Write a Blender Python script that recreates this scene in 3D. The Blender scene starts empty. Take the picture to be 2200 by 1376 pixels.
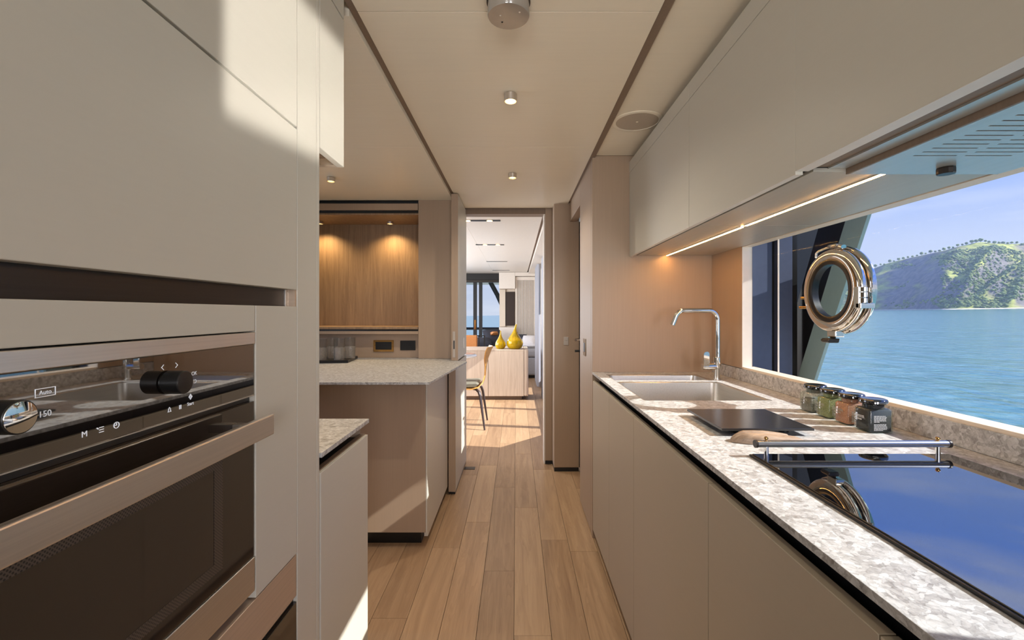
import bpy, bmesh, math, random
from mathutils import Vector, Matrix, noise, Quaternion

S = bpy.context.scene
C = S.collection
PI = math.pi
rnd = random.Random(7)

# ------------------------------------------------------------------ camera
cam_d = bpy.data.cameras.new('camera')
cam = bpy.data.objects.new('camera', cam_d)
C.objects.link(cam)
cam.location = (0, 0, 1.25)
cam.rotation_euler = (PI / 2, 0, 0)
cam_d.sensor_width = 36
cam_d.lens = 16
cam_d.shift_x = -9 / 2200
cam_d.shift_y = -16 / 2200
cam_d.clip_start = 0.02
cam_d.clip_end = 9000
S.camera = cam

# ------------------------------------------------------------------ exposure
S.view_settings.view_transform = 'Standard'
S.view_settings.look = 'None'
S.view_settings.exposure = 0.4
S.view_settings.gamma = 1.0
S.view_settings.use_curve_mapping = False
try:
    S.cycles.max_bounces = 12
    S.cycles.diffuse_bounces = 6
    S.cycles.glossy_bounces = 5
    S.cycles.transmission_bounces = 8
    S.cycles.transparent_max_bounces = 16
    S.cycles.sample_clamp_indirect = 6.0
    S.cycles.caustics_reflective = True
    S.cycles.caustics_refractive = False
    S.cycles.blur_glossy = 1.0
    S.cycles.use_denoising = True
except Exception:
    pass

# ------------------------------------------------------------------ sky
W = bpy.data.worlds.new('sky')
S.world = W
W.use_nodes = True
nt = W.node_tree
nt.nodes.clear()


def N(tree, kind, **kw):
    n = tree.nodes.new(kind)
    for k, v in kw.items():
        setattr(n, k, v)
    return n


tc = N(nt, 'ShaderNodeTexCoord')
sep = N(nt, 'ShaderNodeSeparateXYZ')
nt.links.new(tc.outputs['Generated'], sep.inputs[0])
ramp = N(nt, 'ShaderNodeValToRGB')
el = ramp.color_ramp.elements
el[0].position = 0.0
el[0].color = (0.53, 0.58, 0.72, 1)
el[1].position = 1.0
el[1].color = (0.09, 0.24, 0.85, 1)
for p, c in ((0.12, (0.43, 0.50, 0.72, 1)), (0.20, (0.31, 0.42, 0.80, 1)), (0.30, (0.19, 0.36, 1.00, 1)), (0.45, (0.15, 0.36, 1.25, 1))):
    e = el.new(p)
    e.color = c
nt.links.new(sep.outputs['Z'], ramp.inputs[0])
mp = N(nt, 'ShaderNodeMapping')
mp.inputs['Scale'].default_value = (1.0, 1.0, 7.0)
mp.inputs['Rotation'].default_value = (0.0, 0.10, 0.0)
nt.links.new(tc.outputs['Generated'], mp.inputs[0])
cn = N(nt, 'ShaderNodeTexNoise')
cn.inputs['Scale'].default_value = 2.4
cn.inputs['Detail'].default_value = 6
cn.inputs['Roughness'].default_value = 0.55
nt.links.new(mp.outputs[0], cn.inputs[0])
cr = N(nt, 'ShaderNodeValToRGB')
cr.color_ramp.elements[0].position = 0.43
cr.color_ramp.elements[0].color = (0, 0, 0, 1)
cr.color_ramp.elements[1].position = 0.70
cr.color_ramp.elements[1].color = (0.55, 0.55, 0.55, 1)
nt.links.new(cn.outputs['Fac'], cr.inputs[0])
mx = N(nt, 'ShaderNodeMixRGB')
mx.inputs[2].default_value = (0.78, 0.80, 0.88, 1)
nt.links.new(cr.outputs[0], mx.inputs[0])
nt.links.new(ramp.outputs[0], mx.inputs[1])
bg = N(nt, 'ShaderNodeBackground')
bg.inputs['Strength'].default_value = 0.92
nt.links.new(mx.outputs[0], bg.inputs[0])
wo = N(nt, 'ShaderNodeOutputWorld')
nt.links.new(bg.outputs[0], wo.inputs[0])


# ------------------------------------------------------------------ sun and fill lamps
def lamp(name, kind, loc, energy, color, direction=None, **kw):
    d = bpy.data.lights.new(name, kind)
    d.energy = energy
    d.color = color
    for k, v in kw.items():
        setattr(d, k, v)
    o = bpy.data.objects.new(name, d)
    C.objects.link(o)
    o.location = loc
    if direction is not None:
        o.rotation_euler = Vector(direction).to_track_quat('-Z', 'Y').to_euler()
    return o


SUN_DIR = (-1.0, 0.175, -0.733)
lamp('sun', 'SUN', (30, -5, 22), 7.1, (1.0, 0.975, 0.935), SUN_DIR, angle=0.0093)
# added fill lamps, out of view behind the camera and along the port side
lamp('rear_fill', 'AREA', (0.78, -2.52, 1.42), 36, (0.97, 0.96, 1.0), (-0.22, 1, 0.12), shape='RECTANGLE', size=0.7, size_y=1.0)
# added lamp in place of sun reflected by the hob on the tall unit
lamp('hob_glint_fill', 'AREA', (0.520, 0.840, 1.046), 0.5, (1.0, 0.96, 0.9), (-1.0, 0.175, 0.733), shape='RECTANGLE', size=0.58, size_y=0.26, spread=0.045)
lamp('rear_fill', 'AREA', (-0.55, -2.52, 1.30), 11, (1.0, 0.96, 0.9), (0.36, 1, 0.42), shape='RECTANGLE', size=0.8, size_y=0.7, spread=1.5)  # second added fill, tilted up at the ceiling and wall cabinets
lamp('port_fill', 'AREA', (-1.90, 1.95, 1.45), 3, (0.98, 0.96, 1.0), (1, 0, 0), shape='RECTANGLE', size=0.9, size_y=0.8)  # added fill for the bar corner, source out of view
lamp('saloon_port_fill', 'AREA', (-2.12, 6.6, 1.2), 120, (0.97, 0.97, 1.0), (1, 0, 0), shape='RECTANGLE', size=4.5, size_y=1.3)  # added fill brightening the saloon from its unseen side


# ------------------------------------------------------------------ materials
def lin(c):
    return tuple(((v / 255) / 12.92 if v / 255 <= 0.04045 else ((v / 255 + 0.055) / 1.055) ** 2.4) for v in c[:3]) + (1.0,)


MATS = {}


def mat(name, rgb, rough=0.5, metal=0.0, ior=1.5, var=0.04, scale=(40, 40, 40), detail=3, bump=0.0,
        emit=None, trans=0.0, coat=0.0, aniso=0.0, rgb2=None, coords='world', ramp=(0.3, 0.7), tint=None):
    m = bpy.data.materials.new(name)
    m.use_nodes = True
    t = m.node_tree
    b = t.nodes['Principled BSDF']
    b.inputs['Roughness'].default_value = rough
    b.inputs['Metallic'].default_value = metal
    b.inputs['IOR'].default_value = ior
    b.inputs['Transmission Weight'].default_value = trans
    b.inputs['Coat Weight'].default_value = coat
    b.inputs['Coat Roughness'].default_value = 0.05
    b.inputs['Anisotropic'].default_value = aniso
    if tint:
        b.inputs['Specular Tint'].default_value = tint
    base = lin(rgb)
    if emit:
        b.inputs['Emission Color'].default_value = lin(emit[0])
        b.inputs['Emission Strength'].default_value = emit[1]
    if coords == 'world':
        src = N(t, 'ShaderNodeNewGeometry').outputs['Position']
    else:
        src = N(t, 'ShaderNodeTexCoord').outputs['Object']
    mp = N(t, 'ShaderNodeMapping')
    mp.inputs['Scale'].default_value = scale
    t.links.new(src, mp.inputs[0])
    nz = N(t, 'ShaderNodeTexNoise')
    nz.inputs['Scale'].default_value = 1.0
    nz.inputs['Detail'].default_value = detail
    t.links.new(mp.outputs[0], nz.inputs[0])
    cr = N(t, 'ShaderNodeValToRGB')
    cr.color_ramp.elements[0].position = ramp[0]
    cr.color_ramp.elements[1].position = ramp[1]
    if rgb2:
        c0, c1 = lin(rgb2), base
    else:
        c0 = tuple(v * (1 - var) for v in base[:3]) + (1,)
        c1 = tuple(min(1, v * (1 + var)) for v in base[:3]) + (1,)
    cr.color_ramp.elements[0].color = c0
    cr.color_ramp.elements[1].color = c1
    t.links.new(nz.outputs['Fac'], cr.inputs[0])
    t.links.new(cr.outputs[0], b.inputs['Base Color'])
    if bump:
        bp = N(t, 'ShaderNodeBump')
        bp.inputs['Strength'].default_value = bump
        bp.inputs['Distance'].default_value = 0.002
        t.links.new(nz.outputs['Fac'], bp.inputs['Height'])
        t.links.new(bp.outputs[0], b.inputs['Normal'])
    MATS[name] = m
    return m


def wood(name, light, dark, scale, rand=0.0, rough=0.45, ring=0.0, coords='world'):
    """grain noise stretched along the board; `rand` shifts tone and pattern per object"""
    m = bpy.data.materials.new(name)
    m.use_nodes = True
    t = m.node_tree
    b = t.nodes['Principled BSDF']
    b.inputs['Roughness'].default_value = rough
    src = N(t, 'ShaderNodeNewGeometry').outputs['Position']
    oi = N(t, 'ShaderNodeObjectInfo')
    off = N(t, 'ShaderNodeVectorMath', operation='MULTIPLY')
    off.inputs[1].default_value = (37, 37, 37)
    t.links.new(oi.outputs['Random'], off.inputs[0])
    add = N(t, 'ShaderNodeVectorMath', operation='ADD')
    t.links.new(src, add.inputs[0])
    if rand:
        t.links.new(off.outputs[0], add.inputs[1])
    mp = N(t, 'ShaderNodeMapping')
    mp.inputs['Scale'].default_value = scale
    t.links.new(add.outputs[0], mp.inputs[0])
    n1 = N(t, 'ShaderNodeTexNoise')
    n1.inputs['Scale'].default_value = 1.0
    n1.inputs['Detail'].default_value = 7
    n1.inputs['Roughness'].default_value = 0.62
    n1.inputs['Distortion'].default_value = 0.9
    t.links.new(mp.outputs[0], n1.inputs[0])
    mp2 = N(t, 'ShaderNodeMapping')
    mp2.inputs['Scale'].default_value = tuple(v * 0.28 for v in scale)
    t.links.new(add.outputs[0], mp2.inputs[0])
    n2 = N(t, 'ShaderNodeTexNoise')
    n2.inputs['Scale'].default_value = 1.0
    n2.inputs['Detail'].default_value = 2
    n2.inputs['Distortion'].default_value = 1.6
    t.links.new(mp2.outputs[0], n2.inputs[0])
    # contour lines of the slow noise make the cathedral figure
    sn = N(t, 'ShaderNodeMath', operation='MULTIPLY')
    sn.inputs[1].default_value = 26.0
    t.links.new(n2.outputs['Fac'], sn.inputs[0])
    fr = N(t, 'ShaderNodeMath', operation='FRACT')
    t.links.new(sn.outputs[0], fr.inputs[0])
    mixf = N(t, 'ShaderNodeMath', operation='MULTIPLY_ADD')
    mixf.inputs[1].default_value = ring
    t.links.new(fr.outputs[0], mixf.inputs[0])
    t.links.new(n1.outputs['Fac'], mixf.inputs[2])
    rr = N(t, 'ShaderNodeMath', operation='MULTIPLY_ADD')
    rr.inputs[1].default_value = rand
    t.links.new(oi.outputs['Random'], rr.inputs[0])
    t.links.new(mixf.outputs[0], rr.inputs[2])
    cr = N(t, 'ShaderNodeValToRGB')
    cr.color_ramp.elements[0].position = 0.32 + ring * 0.3
    cr.color_ramp.elements[1].position = 0.72 + ring * 0.5 + rand * 0.6
    cr.color_ramp.elements[0].color = lin(dark)
    cr.color_ramp.elements[1].color = lin(light)
    t.links.new(rr.outputs[0], cr.inputs[0])
    t.links.new(cr.outputs[0], b.inputs['Base Color'])
    MATS[name] = m
    return m


def stone(name, light, mid, dark):
    m = bpy.data.materials.new(name)
    m.use_nodes = True
    t = m.node_tree
    b = t.nodes['Principled BSDF']
    b.inputs['Roughness'].default_value = 0.42
    geo = N(t, 'ShaderNodeNewGeometry')
    wn = N(t, 'ShaderNodeTexNoise')
    wn.inputs['Scale'].default_value = 30
    wn.inputs['Detail'].default_value = 4
    t.links.new(geo.outputs['Position'], wn.inputs[0])
    w = N(t, 'ShaderNodeVectorMath', operation='MULTIPLY_ADD')
    w.inputs[1].default_value = (0.05, 0.05, 0.05)
    t.links.new(wn.outputs['Color'], w.inputs[0])
    t.links.new(geo.outputs['Position'], w.inputs[2])
    vo = N(t, 'ShaderNodeTexVoronoi')
    vo.inputs['Scale'].default_value = 105
    t.links.new(w.outputs[0], vo.inputs['Vector'])
    sp = N(t, 'ShaderNodeSeparateColor')
    t.links.new(vo.outputs['Color'], sp.inputs[0])
    n2 = N(t, 'ShaderNodeTexNoise')
    n2.inputs['Scale'].default_value = 55
    n2.inputs['Detail'].default_value = 6
    n2.inputs['Roughness'].default_value = 0.65
    t.links.new(geo.outputs['Position'], n2.inputs[0])
    ad = N(t, 'ShaderNodeMath', operation='MULTIPLY_ADD')
    ad.inputs[1].default_value = 0.42
    t.links.new(sp.outputs[0], ad.inputs[0])
    t.links.new(n2.outputs['Fac'], ad.inputs[2])
    cr = N(t, 'ShaderNodeValToRGB')
    e = cr.color_ramp.elements
    e[0].position, e[0].color = 0.38, lin(dark)
    e[1].position, e[1].color = 1.0, lin(light)
    x = e.new(0.68)
    x.color = lin(mid)
    t.links.new(ad.outputs[0], cr.inputs[0])
    ve = N(t, 'ShaderNodeTexVoronoi', feature='DISTANCE_TO_EDGE')
    ve.inputs['Scale'].default_value = 105
    t.links.new(w.outputs[0], ve.inputs['Vector'])
    er = N(t, 'ShaderNodeMapRange')
    er.inputs['From Min'].default_value = 0.0
    er.inputs['From Max'].default_value = 0.12
    er.inputs['To Min'].default_value = 0.82
    er.inputs['To Max'].default_value = 1.0
    t.links.new(ve.outputs['Distance'], er.inputs[0])
    mu = N(t, 'ShaderNodeMixRGB', blend_type='MULTIPLY')
    mu.inputs[0].default_value = 1.0
    t.links.new(cr.outputs[0], mu.inputs[1])
    t.links.new(er.outputs[0], mu.inputs[2])
    t.links.new(mu.outputs[0], b.inputs['Base Color'])
    MATS[name] = m
    return m


def thin_glass(name, tint=(0.94, 0.97, 0.96), ior=1.45, rough=0.0, bump=None):
    m = bpy.data.materials.new(name)
    m.use_nodes = True
    t = m.node_tree
    t.nodes.clear()
    out = N(t, 'ShaderNodeOutputMaterial')
    tr = N(t, 'ShaderNodeBsdfTransparent')
    tr.inputs[0].default_value = tint + (1,)
    gl = N(t, 'ShaderNodeBsdfGlossy')
    gl.inputs['Roughness'].default_value = rough
    fr = N(t, 'ShaderNodeFresnel')
    fr.inputs[0].default_value = ior
    mix = N(t, 'ShaderNodeMixShader')
    gb = N(t, 'ShaderNodeNewGeometry')
    fb = N(t, 'ShaderNodeMath', operation='SUBTRACT')   # inner faces only let light through
    fb.inputs[0].default_value = 1.0
    t.links.new(gb.outputs['Backfacing'], fb.inputs[1])
    ff = N(t, 'ShaderNodeMath', operation='MULTIPLY')
    t.links.new(fr.outputs[0], ff.inputs[0])
    t.links.new(fb.outputs[0], ff.inputs[1])
    t.links.new(ff.outputs[0], mix.inputs[0])
    t.links.new(tr.outputs[0], mix.inputs[1])
    t.links.new(gl.outputs[0], mix.inputs[2])
    t.links.new(mix.outputs[0], out.inputs[0])
    if bump:
        nz = N(t, 'ShaderNodeTexVoronoi')
        nz.inputs['Scale'].default_value = bump
        tcx = N(t, 'ShaderNodeTexCoord')
        t.links.new(tcx.outputs['Object'], nz.inputs['Vector'])
        bp = N(t, 'ShaderNodeBump')
        bp.inputs['Strength'].default_value = 1.0
        bp.inputs['Distance'].default_value = 0.01
        t.links.new(nz.outputs['Distance'], bp.inputs['Height'])
        t.links.new(bp.outputs[0], gl.inputs['Normal'])
        t.links.new(bp.outputs[0], fr.inputs['Normal'])
    MATS[name] = m
    return m


LACQ = mat('lacquer', (195, 190, 178), rough=0.42, var=0.007, scale=(6, 6, 160))
LACQ_SHADE = mat('lacquer_shaded', (172, 158, 138), rough=0.45, var=0.008, scale=(6, 6, 160))  # lacquer darkened for the right base doors, shade put into the colour
LAM = mat('textile_laminate', (162, 139, 117), rough=0.4, var=0.03, scale=(160, 160, 3), detail=5)
LAM_D = mat('brown_trim', (126, 106, 88), rough=0.5, var=0.06, scale=(160, 160, 4), detail=4)
CEIL = mat('ceiling_panel', (236, 226, 205), rough=0.36, var=0.012, scale=(4, 90, 4))
CREAM = mat('cream_trim', (216, 202, 184), rough=0.45, var=0.03, scale=(60, 60, 60))
PALE = mat('pale_white', (222, 214, 204), rough=0.4, var=0.02)
DARK = mat('dark_recess', (22, 22, 23), rough=0.6, var=0.15)
BLACK = mat('black_satin', (16, 16, 17), rough=0.35, var=0.2)
BRONZE = mat('bronze_metal', (198, 176, 154), rough=0.4, metal=0.5, var=0.05, scale=(3, 3, 300))
DKMETAL = mat('dark_metal', (52, 47, 44), rough=0.34, metal=0.6, var=0.12, scale=(3, 3, 260))
STEEL = mat('brushed_steel', (214, 207, 199), rough=0.34, metal=0.95, var=0.05, scale=(3, 4, 420), aniso=0.3)
RAILST = mat('rail_steel', (160, 160, 162), rough=0.26, metal=1.0, var=0.03)
SINKST = mat('sink_steel', (205, 201, 195), rough=0.36, metal=1.0, var=0.05, scale=(160, 6, 160))
CHROME = mat('chrome', (225, 222, 216), rough=0.04, metal=1.0, var=0.01)
WARMCHROME = mat('polished_nickel', (228, 221, 211), rough=0.06, metal=1.0, var=0.02)
HOODST = mat('hood_glass', (196, 197, 192), rough=0.25, metal=0.5, var=0.03, scale=(60, 4, 60))
UNDERST = mat('under_panel', (186, 180, 168), rough=0.42, metal=0.4, var=0.03, scale=(60, 4, 60))
OVENGL = mat('oven_glass', (24, 19, 17), rough=0.02, ior=3.0, var=0.1)
OVENDOOR = mat('oven_door_glass', (40, 32, 27), rough=0.05, ior=1.9, var=0.1)
HOBGL = mat('hob_glass', (5, 6, 9), rough=0.012, ior=3.7, var=0.1)
BOARDGL = mat('board_black', (38, 38, 39), rough=0.22, ior=1.7, var=0.08)
FLOORW = wood('floor_wood', (186, 154, 119), (138, 107, 79), (26, 1.5, 26), rand=0.38, rough=0.38, ring=0.12)
OAKW = wood('niche_oak', (156, 128, 98), (126, 100, 75), (40, 40, 2.2), rough=0.5, ring=0.08)
OAKL = wood('pale_oak', (208, 190, 170), (184, 164, 144), (40, 40, 2.0), rough=0.5, ring=0.05)
LEAFW = wood('olive_wood', (178, 152, 128), (128, 104, 84), (8, 90, 60), rough=0.4, ring=0.15)
PLYW = wood('chair_ply', (226, 170, 88), (190, 132, 62), (60, 60, 8), rough=0.4)
STONE = stone('breccia_stone', (200, 200, 199), (173, 171, 169), (130, 126, 122))
GLASS = thin_glass('window_glass', (0.96, 0.975, 0.975), 1.06)
JARGL = thin_glass('jar_glass', (0.90, 0.95, 0.92), 1.5)
TUMGL = thin_glass('tumbler_glass', (0.92, 0.93, 0.93), 1.6, 0.05)
CRYSTAL = mat('cut_crystal', (226, 222, 218), rough=0.08, trans=0.8, ior=1.5, coords='object', scale=(170, 170, 170), detail=1, bump=1.0, rgb2=(190, 184, 180))
NAVY = mat('navy_paint', (84, 94, 122), rough=0.4, var=0.04)
NAVY_D = mat('navy_dark', (24, 25, 30), rough=0.4, var=0.06)
TEAL = mat('grey_teal_paint', (152, 178, 178), rough=0.4, var=0.03)
DECKM = mat('pale_deck', (214, 205, 192), rough=0.6, var=0.05)
HULLM = mat('hull_paint', (170, 176, 180), rough=0.35, var=0.02)
ORANGE = mat('orange_leather', (178, 116, 60), rough=0.45, var=0.06)
SOFA = mat('grey_fabric', (146, 146, 150), rough=0.85, var=0.08, scale=(90, 90, 90))
CUSHD = mat('charcoal_fabric', (52, 54, 64), rough=0.9, var=0.12, scale=(90, 90, 90))
CUSHL = mat('pale_fabric', (206, 204, 206), rough=0.9, var=0.08, scale=(90, 90, 90))
SHEER = mat('sheer_fabric', (158, 160, 168), rough=0.8, var=0.04, scale=(60, 60, 4))
GREYSEAT = mat('olive_grey_leather', (128, 126, 112), rough=0.5, var=0.06)
DKWOOD = mat('dark_stained_wood', (58, 48, 48), rough=0.35, var=0.1, scale=(40, 40, 6))
MIRROR = mat('smoked_mirror', (58, 46, 41), rough=0.5, ior=1.4, var=0.02)
GOLD = mat('polished_gold', (196, 152, 92), rough=0.12, metal=1.0, var=0.03)
PRINT = mat('white_print', (226, 228, 232), rough=0.5, emit=((220, 225, 235), 0.25))
JARPRINT = mat('label_print', (190, 190, 190), rough=0.6)
FADED = mat('faded_print', (150, 146, 132), rough=0.6)
SALTB = mat('black_salt', (26, 26, 28), rough=0.7, var=0.5, scale=(700, 700, 700), bump=0.5)
HERB = mat('green_herbs', (150, 150, 100), rough=0.8, rgb2=(104, 108, 70), scale=(350, 350, 350), bump=0.6)
PINK = mat('pink_salt', (190, 132, 102), rough=0.7, rgb2=(146, 96, 72), scale=(420, 420, 420), bump=0.5)
PEPPER = mat('grey_pepper', (126, 120, 108), rough=0.8, rgb2=(76, 73, 66), scale=(420, 420, 420), bump=0.6)
LIDM = mat('black_lacquer_lid', (10, 11, 14), rough=0.06, ior=2.2, var=0.1)
LED = mat('warm_led', (255, 206, 140), rough=0.5, emit=((255, 186, 104), 60.0))
LAMPGLOW = mat('lamp_glow', (255, 214, 140), rough=0.5, emit=((255, 214, 140), 9.0))
SMOKE = mat('smoked_plastic', (138, 130, 120), rough=0.08, ior=1.9, var=0.04)
SPKR = mat('speaker_mesh', (190, 176, 156), rough=0.7, rgb2=(168, 154, 136), scale=(900, 900, 900), bump=0.3)
SOCKD = mat('socket_grey', (176, 166, 156), rough=0.4, var=0.03)
VASE = mat('amber_glass', (250, 200, 16), rough=0.04, trans=0.5, ior=1.45, var=0.15, scale=(30, 30, 4))
VASE_D = mat('amber_liquid', (196, 140, 14), rough=0.06, trans=0.35, ior=1.4, var=0.15)
TABLETOP = mat('white_gloss', (226, 228, 232), rough=0.08, ior=1.6)


# ------------------------------------------------------------------ geometry helpers
class MB:
    def __init__(self):
        self.bm = bmesh.new()

    def box(self, x0, x1, y0, y1, z0, z1):
        v = [self.bm.verts.new((x, y, z)) for x in (x0, x1) for y in (y0, y1) for z in (z0, z1)]
        for q in ((0, 1, 3, 2), (4, 6, 7, 5), (0, 4, 5, 1), (2, 3, 7, 6), (0, 2, 6, 4), (1, 5, 7, 3)):
            self.bm.faces.new([v[i] for i in q])
        return self

    def prism(self, pts, axis, a, b):
        def P(p, h):
            return {'x': (h, p[0], p[1]), 'y': (p[0], h, p[1]), 'z': (p[0], p[1], h)}[axis]
        va = [self.bm.verts.new(P(p, a)) for p in pts]
        vb = [self.bm.verts.new(P(p, b)) for p in pts]
        n = len(pts)
        self.bm.faces.new(va)
        self.bm.faces.new(vb[::-1])
        for i in range(n):
            self.bm.faces.new((va[i], vb[i], vb[(i + 1) % n], va[(i + 1) % n]))
        bmesh.ops.recalc_face_normals(self.bm, faces=self.bm.faces)
        return self

    def tube(self, path, r, seg=14, cap=True, flat=None):
        path = [Vector(p) for p in path]
        rs = r if isinstance(r, (list, tuple)) else [r] * len(path)
        rings = []
        up = None
        for i, p in enumerate(path):
            a = path[max(0, i - 1)]
            b = path[min(len(path) - 1, i + 1)]
            t = (b - a).normalized()
            if up is None:
                up = Vector((0, 0, 1)) if abs(t.z) < 0.9 else Vector((1, 0, 0))
            s = t.cross(up).normalized()
            up = s.cross(t).normalized()
            f = flat or (1, 1)
            rings.append([self.bm.verts.new(p + (s * math.cos(k * 2 * PI / seg) * f[0] + up * math.sin(k * 2 * PI / seg) * f[1]) * rs[i]) for k in range(seg)])
        for i in range(len(rings) - 1):
            for k in range(seg):
                self.bm.faces.new((rings[i][k], rings[i][(k + 1) % seg], rings[i + 1][(k + 1) % seg], rings[i + 1][k]))
        if cap:
            self.bm.faces.new(rings[0][::-1])
            self.bm.faces.new(rings[-1])
        bmesh.ops.recalc_face_normals(self.bm, faces=self.bm.faces)
        return self

    def lathe(self, prof, o, axis='z', seg=32, sx=1.0, sy=1.0):
        o = Vector(o)
        rings = []

        def P(r, h, a):
            c, s = r * math.cos(a) * sx, r * math.sin(a) * sy
            return o + Vector({'x': (h, c, s), 'y': (c, h, s), 'z': (c, s, h)}[axis])
        for r, h in prof:
            if r < 1e-6:
                rings.append([self.bm.verts.new(P(0, h, 0))])
            else:
                rings.append([self.bm.verts.new(P(r, h, k * 2 * PI / seg)) for k in range(seg)])
        for i in range(len(rings) - 1):
            A, B = rings[i], rings[i + 1]
            for k in range(seg):
                k2 = (k + 1) % seg
                if len(A) == 1 and len(B) == 1:
                    continue
                if len(A) == 1:
                    self.bm.faces.new((A[0], B[k], B[k2]))
                elif len(B) == 1:
                    self.bm.faces.new((A[k], B[0], A[k2]))
                else:
                    self.bm.faces.new((A[k], B[k], B[k2], A[k2]))
        bmesh.ops.recalc_face_normals(self.bm, faces=self.bm.faces)
        return self

    def cyl(self, r, h0, h1, o, axis='z', seg=32, bev=0.0):
        if bev:
            return self.lathe([(0, h0), (r - bev, h0), (r, h0 + bev), (r, h1 - bev), (r - bev, h1), (0, h1)], o, axis, seg)
        return self.lathe([(0, h0), (r, h0), (r, h1), (0, h1)], o, axis, seg)

    def slab(self, xs, ys, z0, z1, hole):
        """plate on a grid of cells; hole(i, j) leaves a cell out"""
        nx, ny = len(xs) - 1, len(ys) - 1
        V = {}

        def v(i, j, z):
            if (i, j, z) not in V:
                V[(i, j, z)] = self.bm.verts.new((xs[i], ys[j], z))
            return V[(i, j, z)]

        def on(i, j):
            return 0 <= i < nx and 0 <= j < ny and not hole(i, j)
        for i in range(nx):
            for j in range(ny):
                if not on(i, j):
                    continue
                self.bm.faces.new((v(i, j, z1), v(i + 1, j, z1), v(i + 1, j + 1, z1), v(i, j + 1, z1)))
                self.bm.faces.new((v(i, j, z0), v(i, j + 1, z0), v(i + 1, j + 1, z0), v(i + 1, j, z0)))
                for di, dj, a, b in ((-1, 0, (i, j), (i, j + 1)), (1, 0, (i + 1, j + 1), (i + 1, j)), (0, -1, (i + 1, j), (i, j)), (0, 1, (i, j + 1), (i + 1, j + 1))):
                    if not on(i + di, j + dj):
                        self.bm.faces.new((v(*a, z0), v(*a, z1), v(*b, z1), v(*b, z0)))
        bmesh.ops.recalc_face_normals(self.bm, faces=self.bm.faces)
        return self


WP = {}


def tag(o, label=None, cat=None, group=None, kind=None):
    if label:
        o['label'] = label
    if cat:
        o['category'] = cat
    if group:
        o['group'] = group
    if kind:
        o['kind'] = kind
    return o


def empty(name, loc, label=None, cat=None, group=None, kind=None):
    o = bpy.data.objects.new(name, None)
    C.objects.link(o)
    o.location = loc
    o.empty_display_size = 0.05
    WP[o.name] = Vector(loc)
    return tag(o, label, cat, group, kind)


def obj(name, mb, m, parent=None, smooth=False, bevel=0.0, label=None, cat=None, group=None, kind=None):
    bm = mb.bm
    if parent is not None:
        org = WP[parent.name]
    else:
        xs = [v.co for v in bm.verts]
        org = Vector(((min(c.x for c in xs) + max(c.x for c in xs)) / 2, (min(c.y for c in xs) + max(c.y for c in xs)) / 2, min(c.z for c in xs)))
    for v in bm.verts:
        v.co -= org
    if smooth:
        for f in bm.faces:
            f.smooth = True
        bm.normal_update()
        for e in bm.edges:
            if len(e.link_faces) == 2 and e.calc_face_angle(0) > 0.7:
                e.smooth = False
    me = bpy.data.meshes.new(name)
    bm.to_mesh(me)
    bm.free()
    me.materials.append(m)
    o = bpy.data.objects.new(name, me)
    C.objects.link(o)
    if parent is not None:
        o.parent = parent
    else:
        o.location = org
    WP[o.name] = org
    if bevel:
        md = o.modifiers.new('edge', 'BEVEL')
        md.width = bevel
        md.segments = 2
        md.limit_method = 'ANGLE'
        md.angle_limit = 0.7
    return tag(o, label, cat, group, kind)


def box(name, x0, x1, y0, y1, z0, z1, m, parent=None, bevel=0.0, **kw):
    return obj(name, MB().box(x0, x1, y0, y1, z0, z1), m, parent, bevel=bevel, **kw)


def copy_tree(o, parent=None):
    c = o.copy()
    C.objects.link(c)
    WP[c.name] = WP[o.name].copy()
    if parent is not None:
        c.parent = parent
    for ch in o.children:
        copy_tree(ch, c)
    return c


def text(name, s, size, origin, right, up, m, parent, align='CENTER', bold=0.0):
    cu = bpy.data.curves.new(name, 'FONT')
    cu.body = s
    cu.size = size
    cu.align_x = align
    cu.align_y = 'CENTER'
    cu.extrude = 0.0001
    cu.offset = bold
    t = bpy.data.objects.new(name, cu)
    C.objects.link(t)
    bpy.context.view_layer.update()
    dg = bpy.context.evaluated_depsgraph_get()
    me = bpy.data.meshes.new_from_object(t.evaluated_get(dg))
    C.objects.unlink(t)
    bpy.data.objects.remove(t)
    right, up = Vector(right), Vector(up)
    nrm = right.cross(up)
    M = Matrix((right, up, nrm)).transposed().to_4x4()
    M.translation = Vector(origin) - WP[parent.name]
    me.transform(M)
    me.materials.clear()
    me.materials.append(m)
    o = bpy.data.objects.new(name, me)
    C.objects.link(o)
    o.parent = parent
    WP[o.name] = WP[parent.name]
    return o


def arc(c, r, a0, a1, n, u, v):
    c, u, v = Vector(c), Vector(u), Vector(v)
    return [c + u * (r * math.cos(a0 + (a1 - a0) * i / n)) + v * (r * math.sin(a0 + (a1 - a0) * i / n)) for i in range(n + 1)]


# ================================================================== SETTING
WX = 1.083        # window wall, inner face
YE = 2.52         # end wall of the galley
YD = 3.75         # doorway to the saloon

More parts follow.
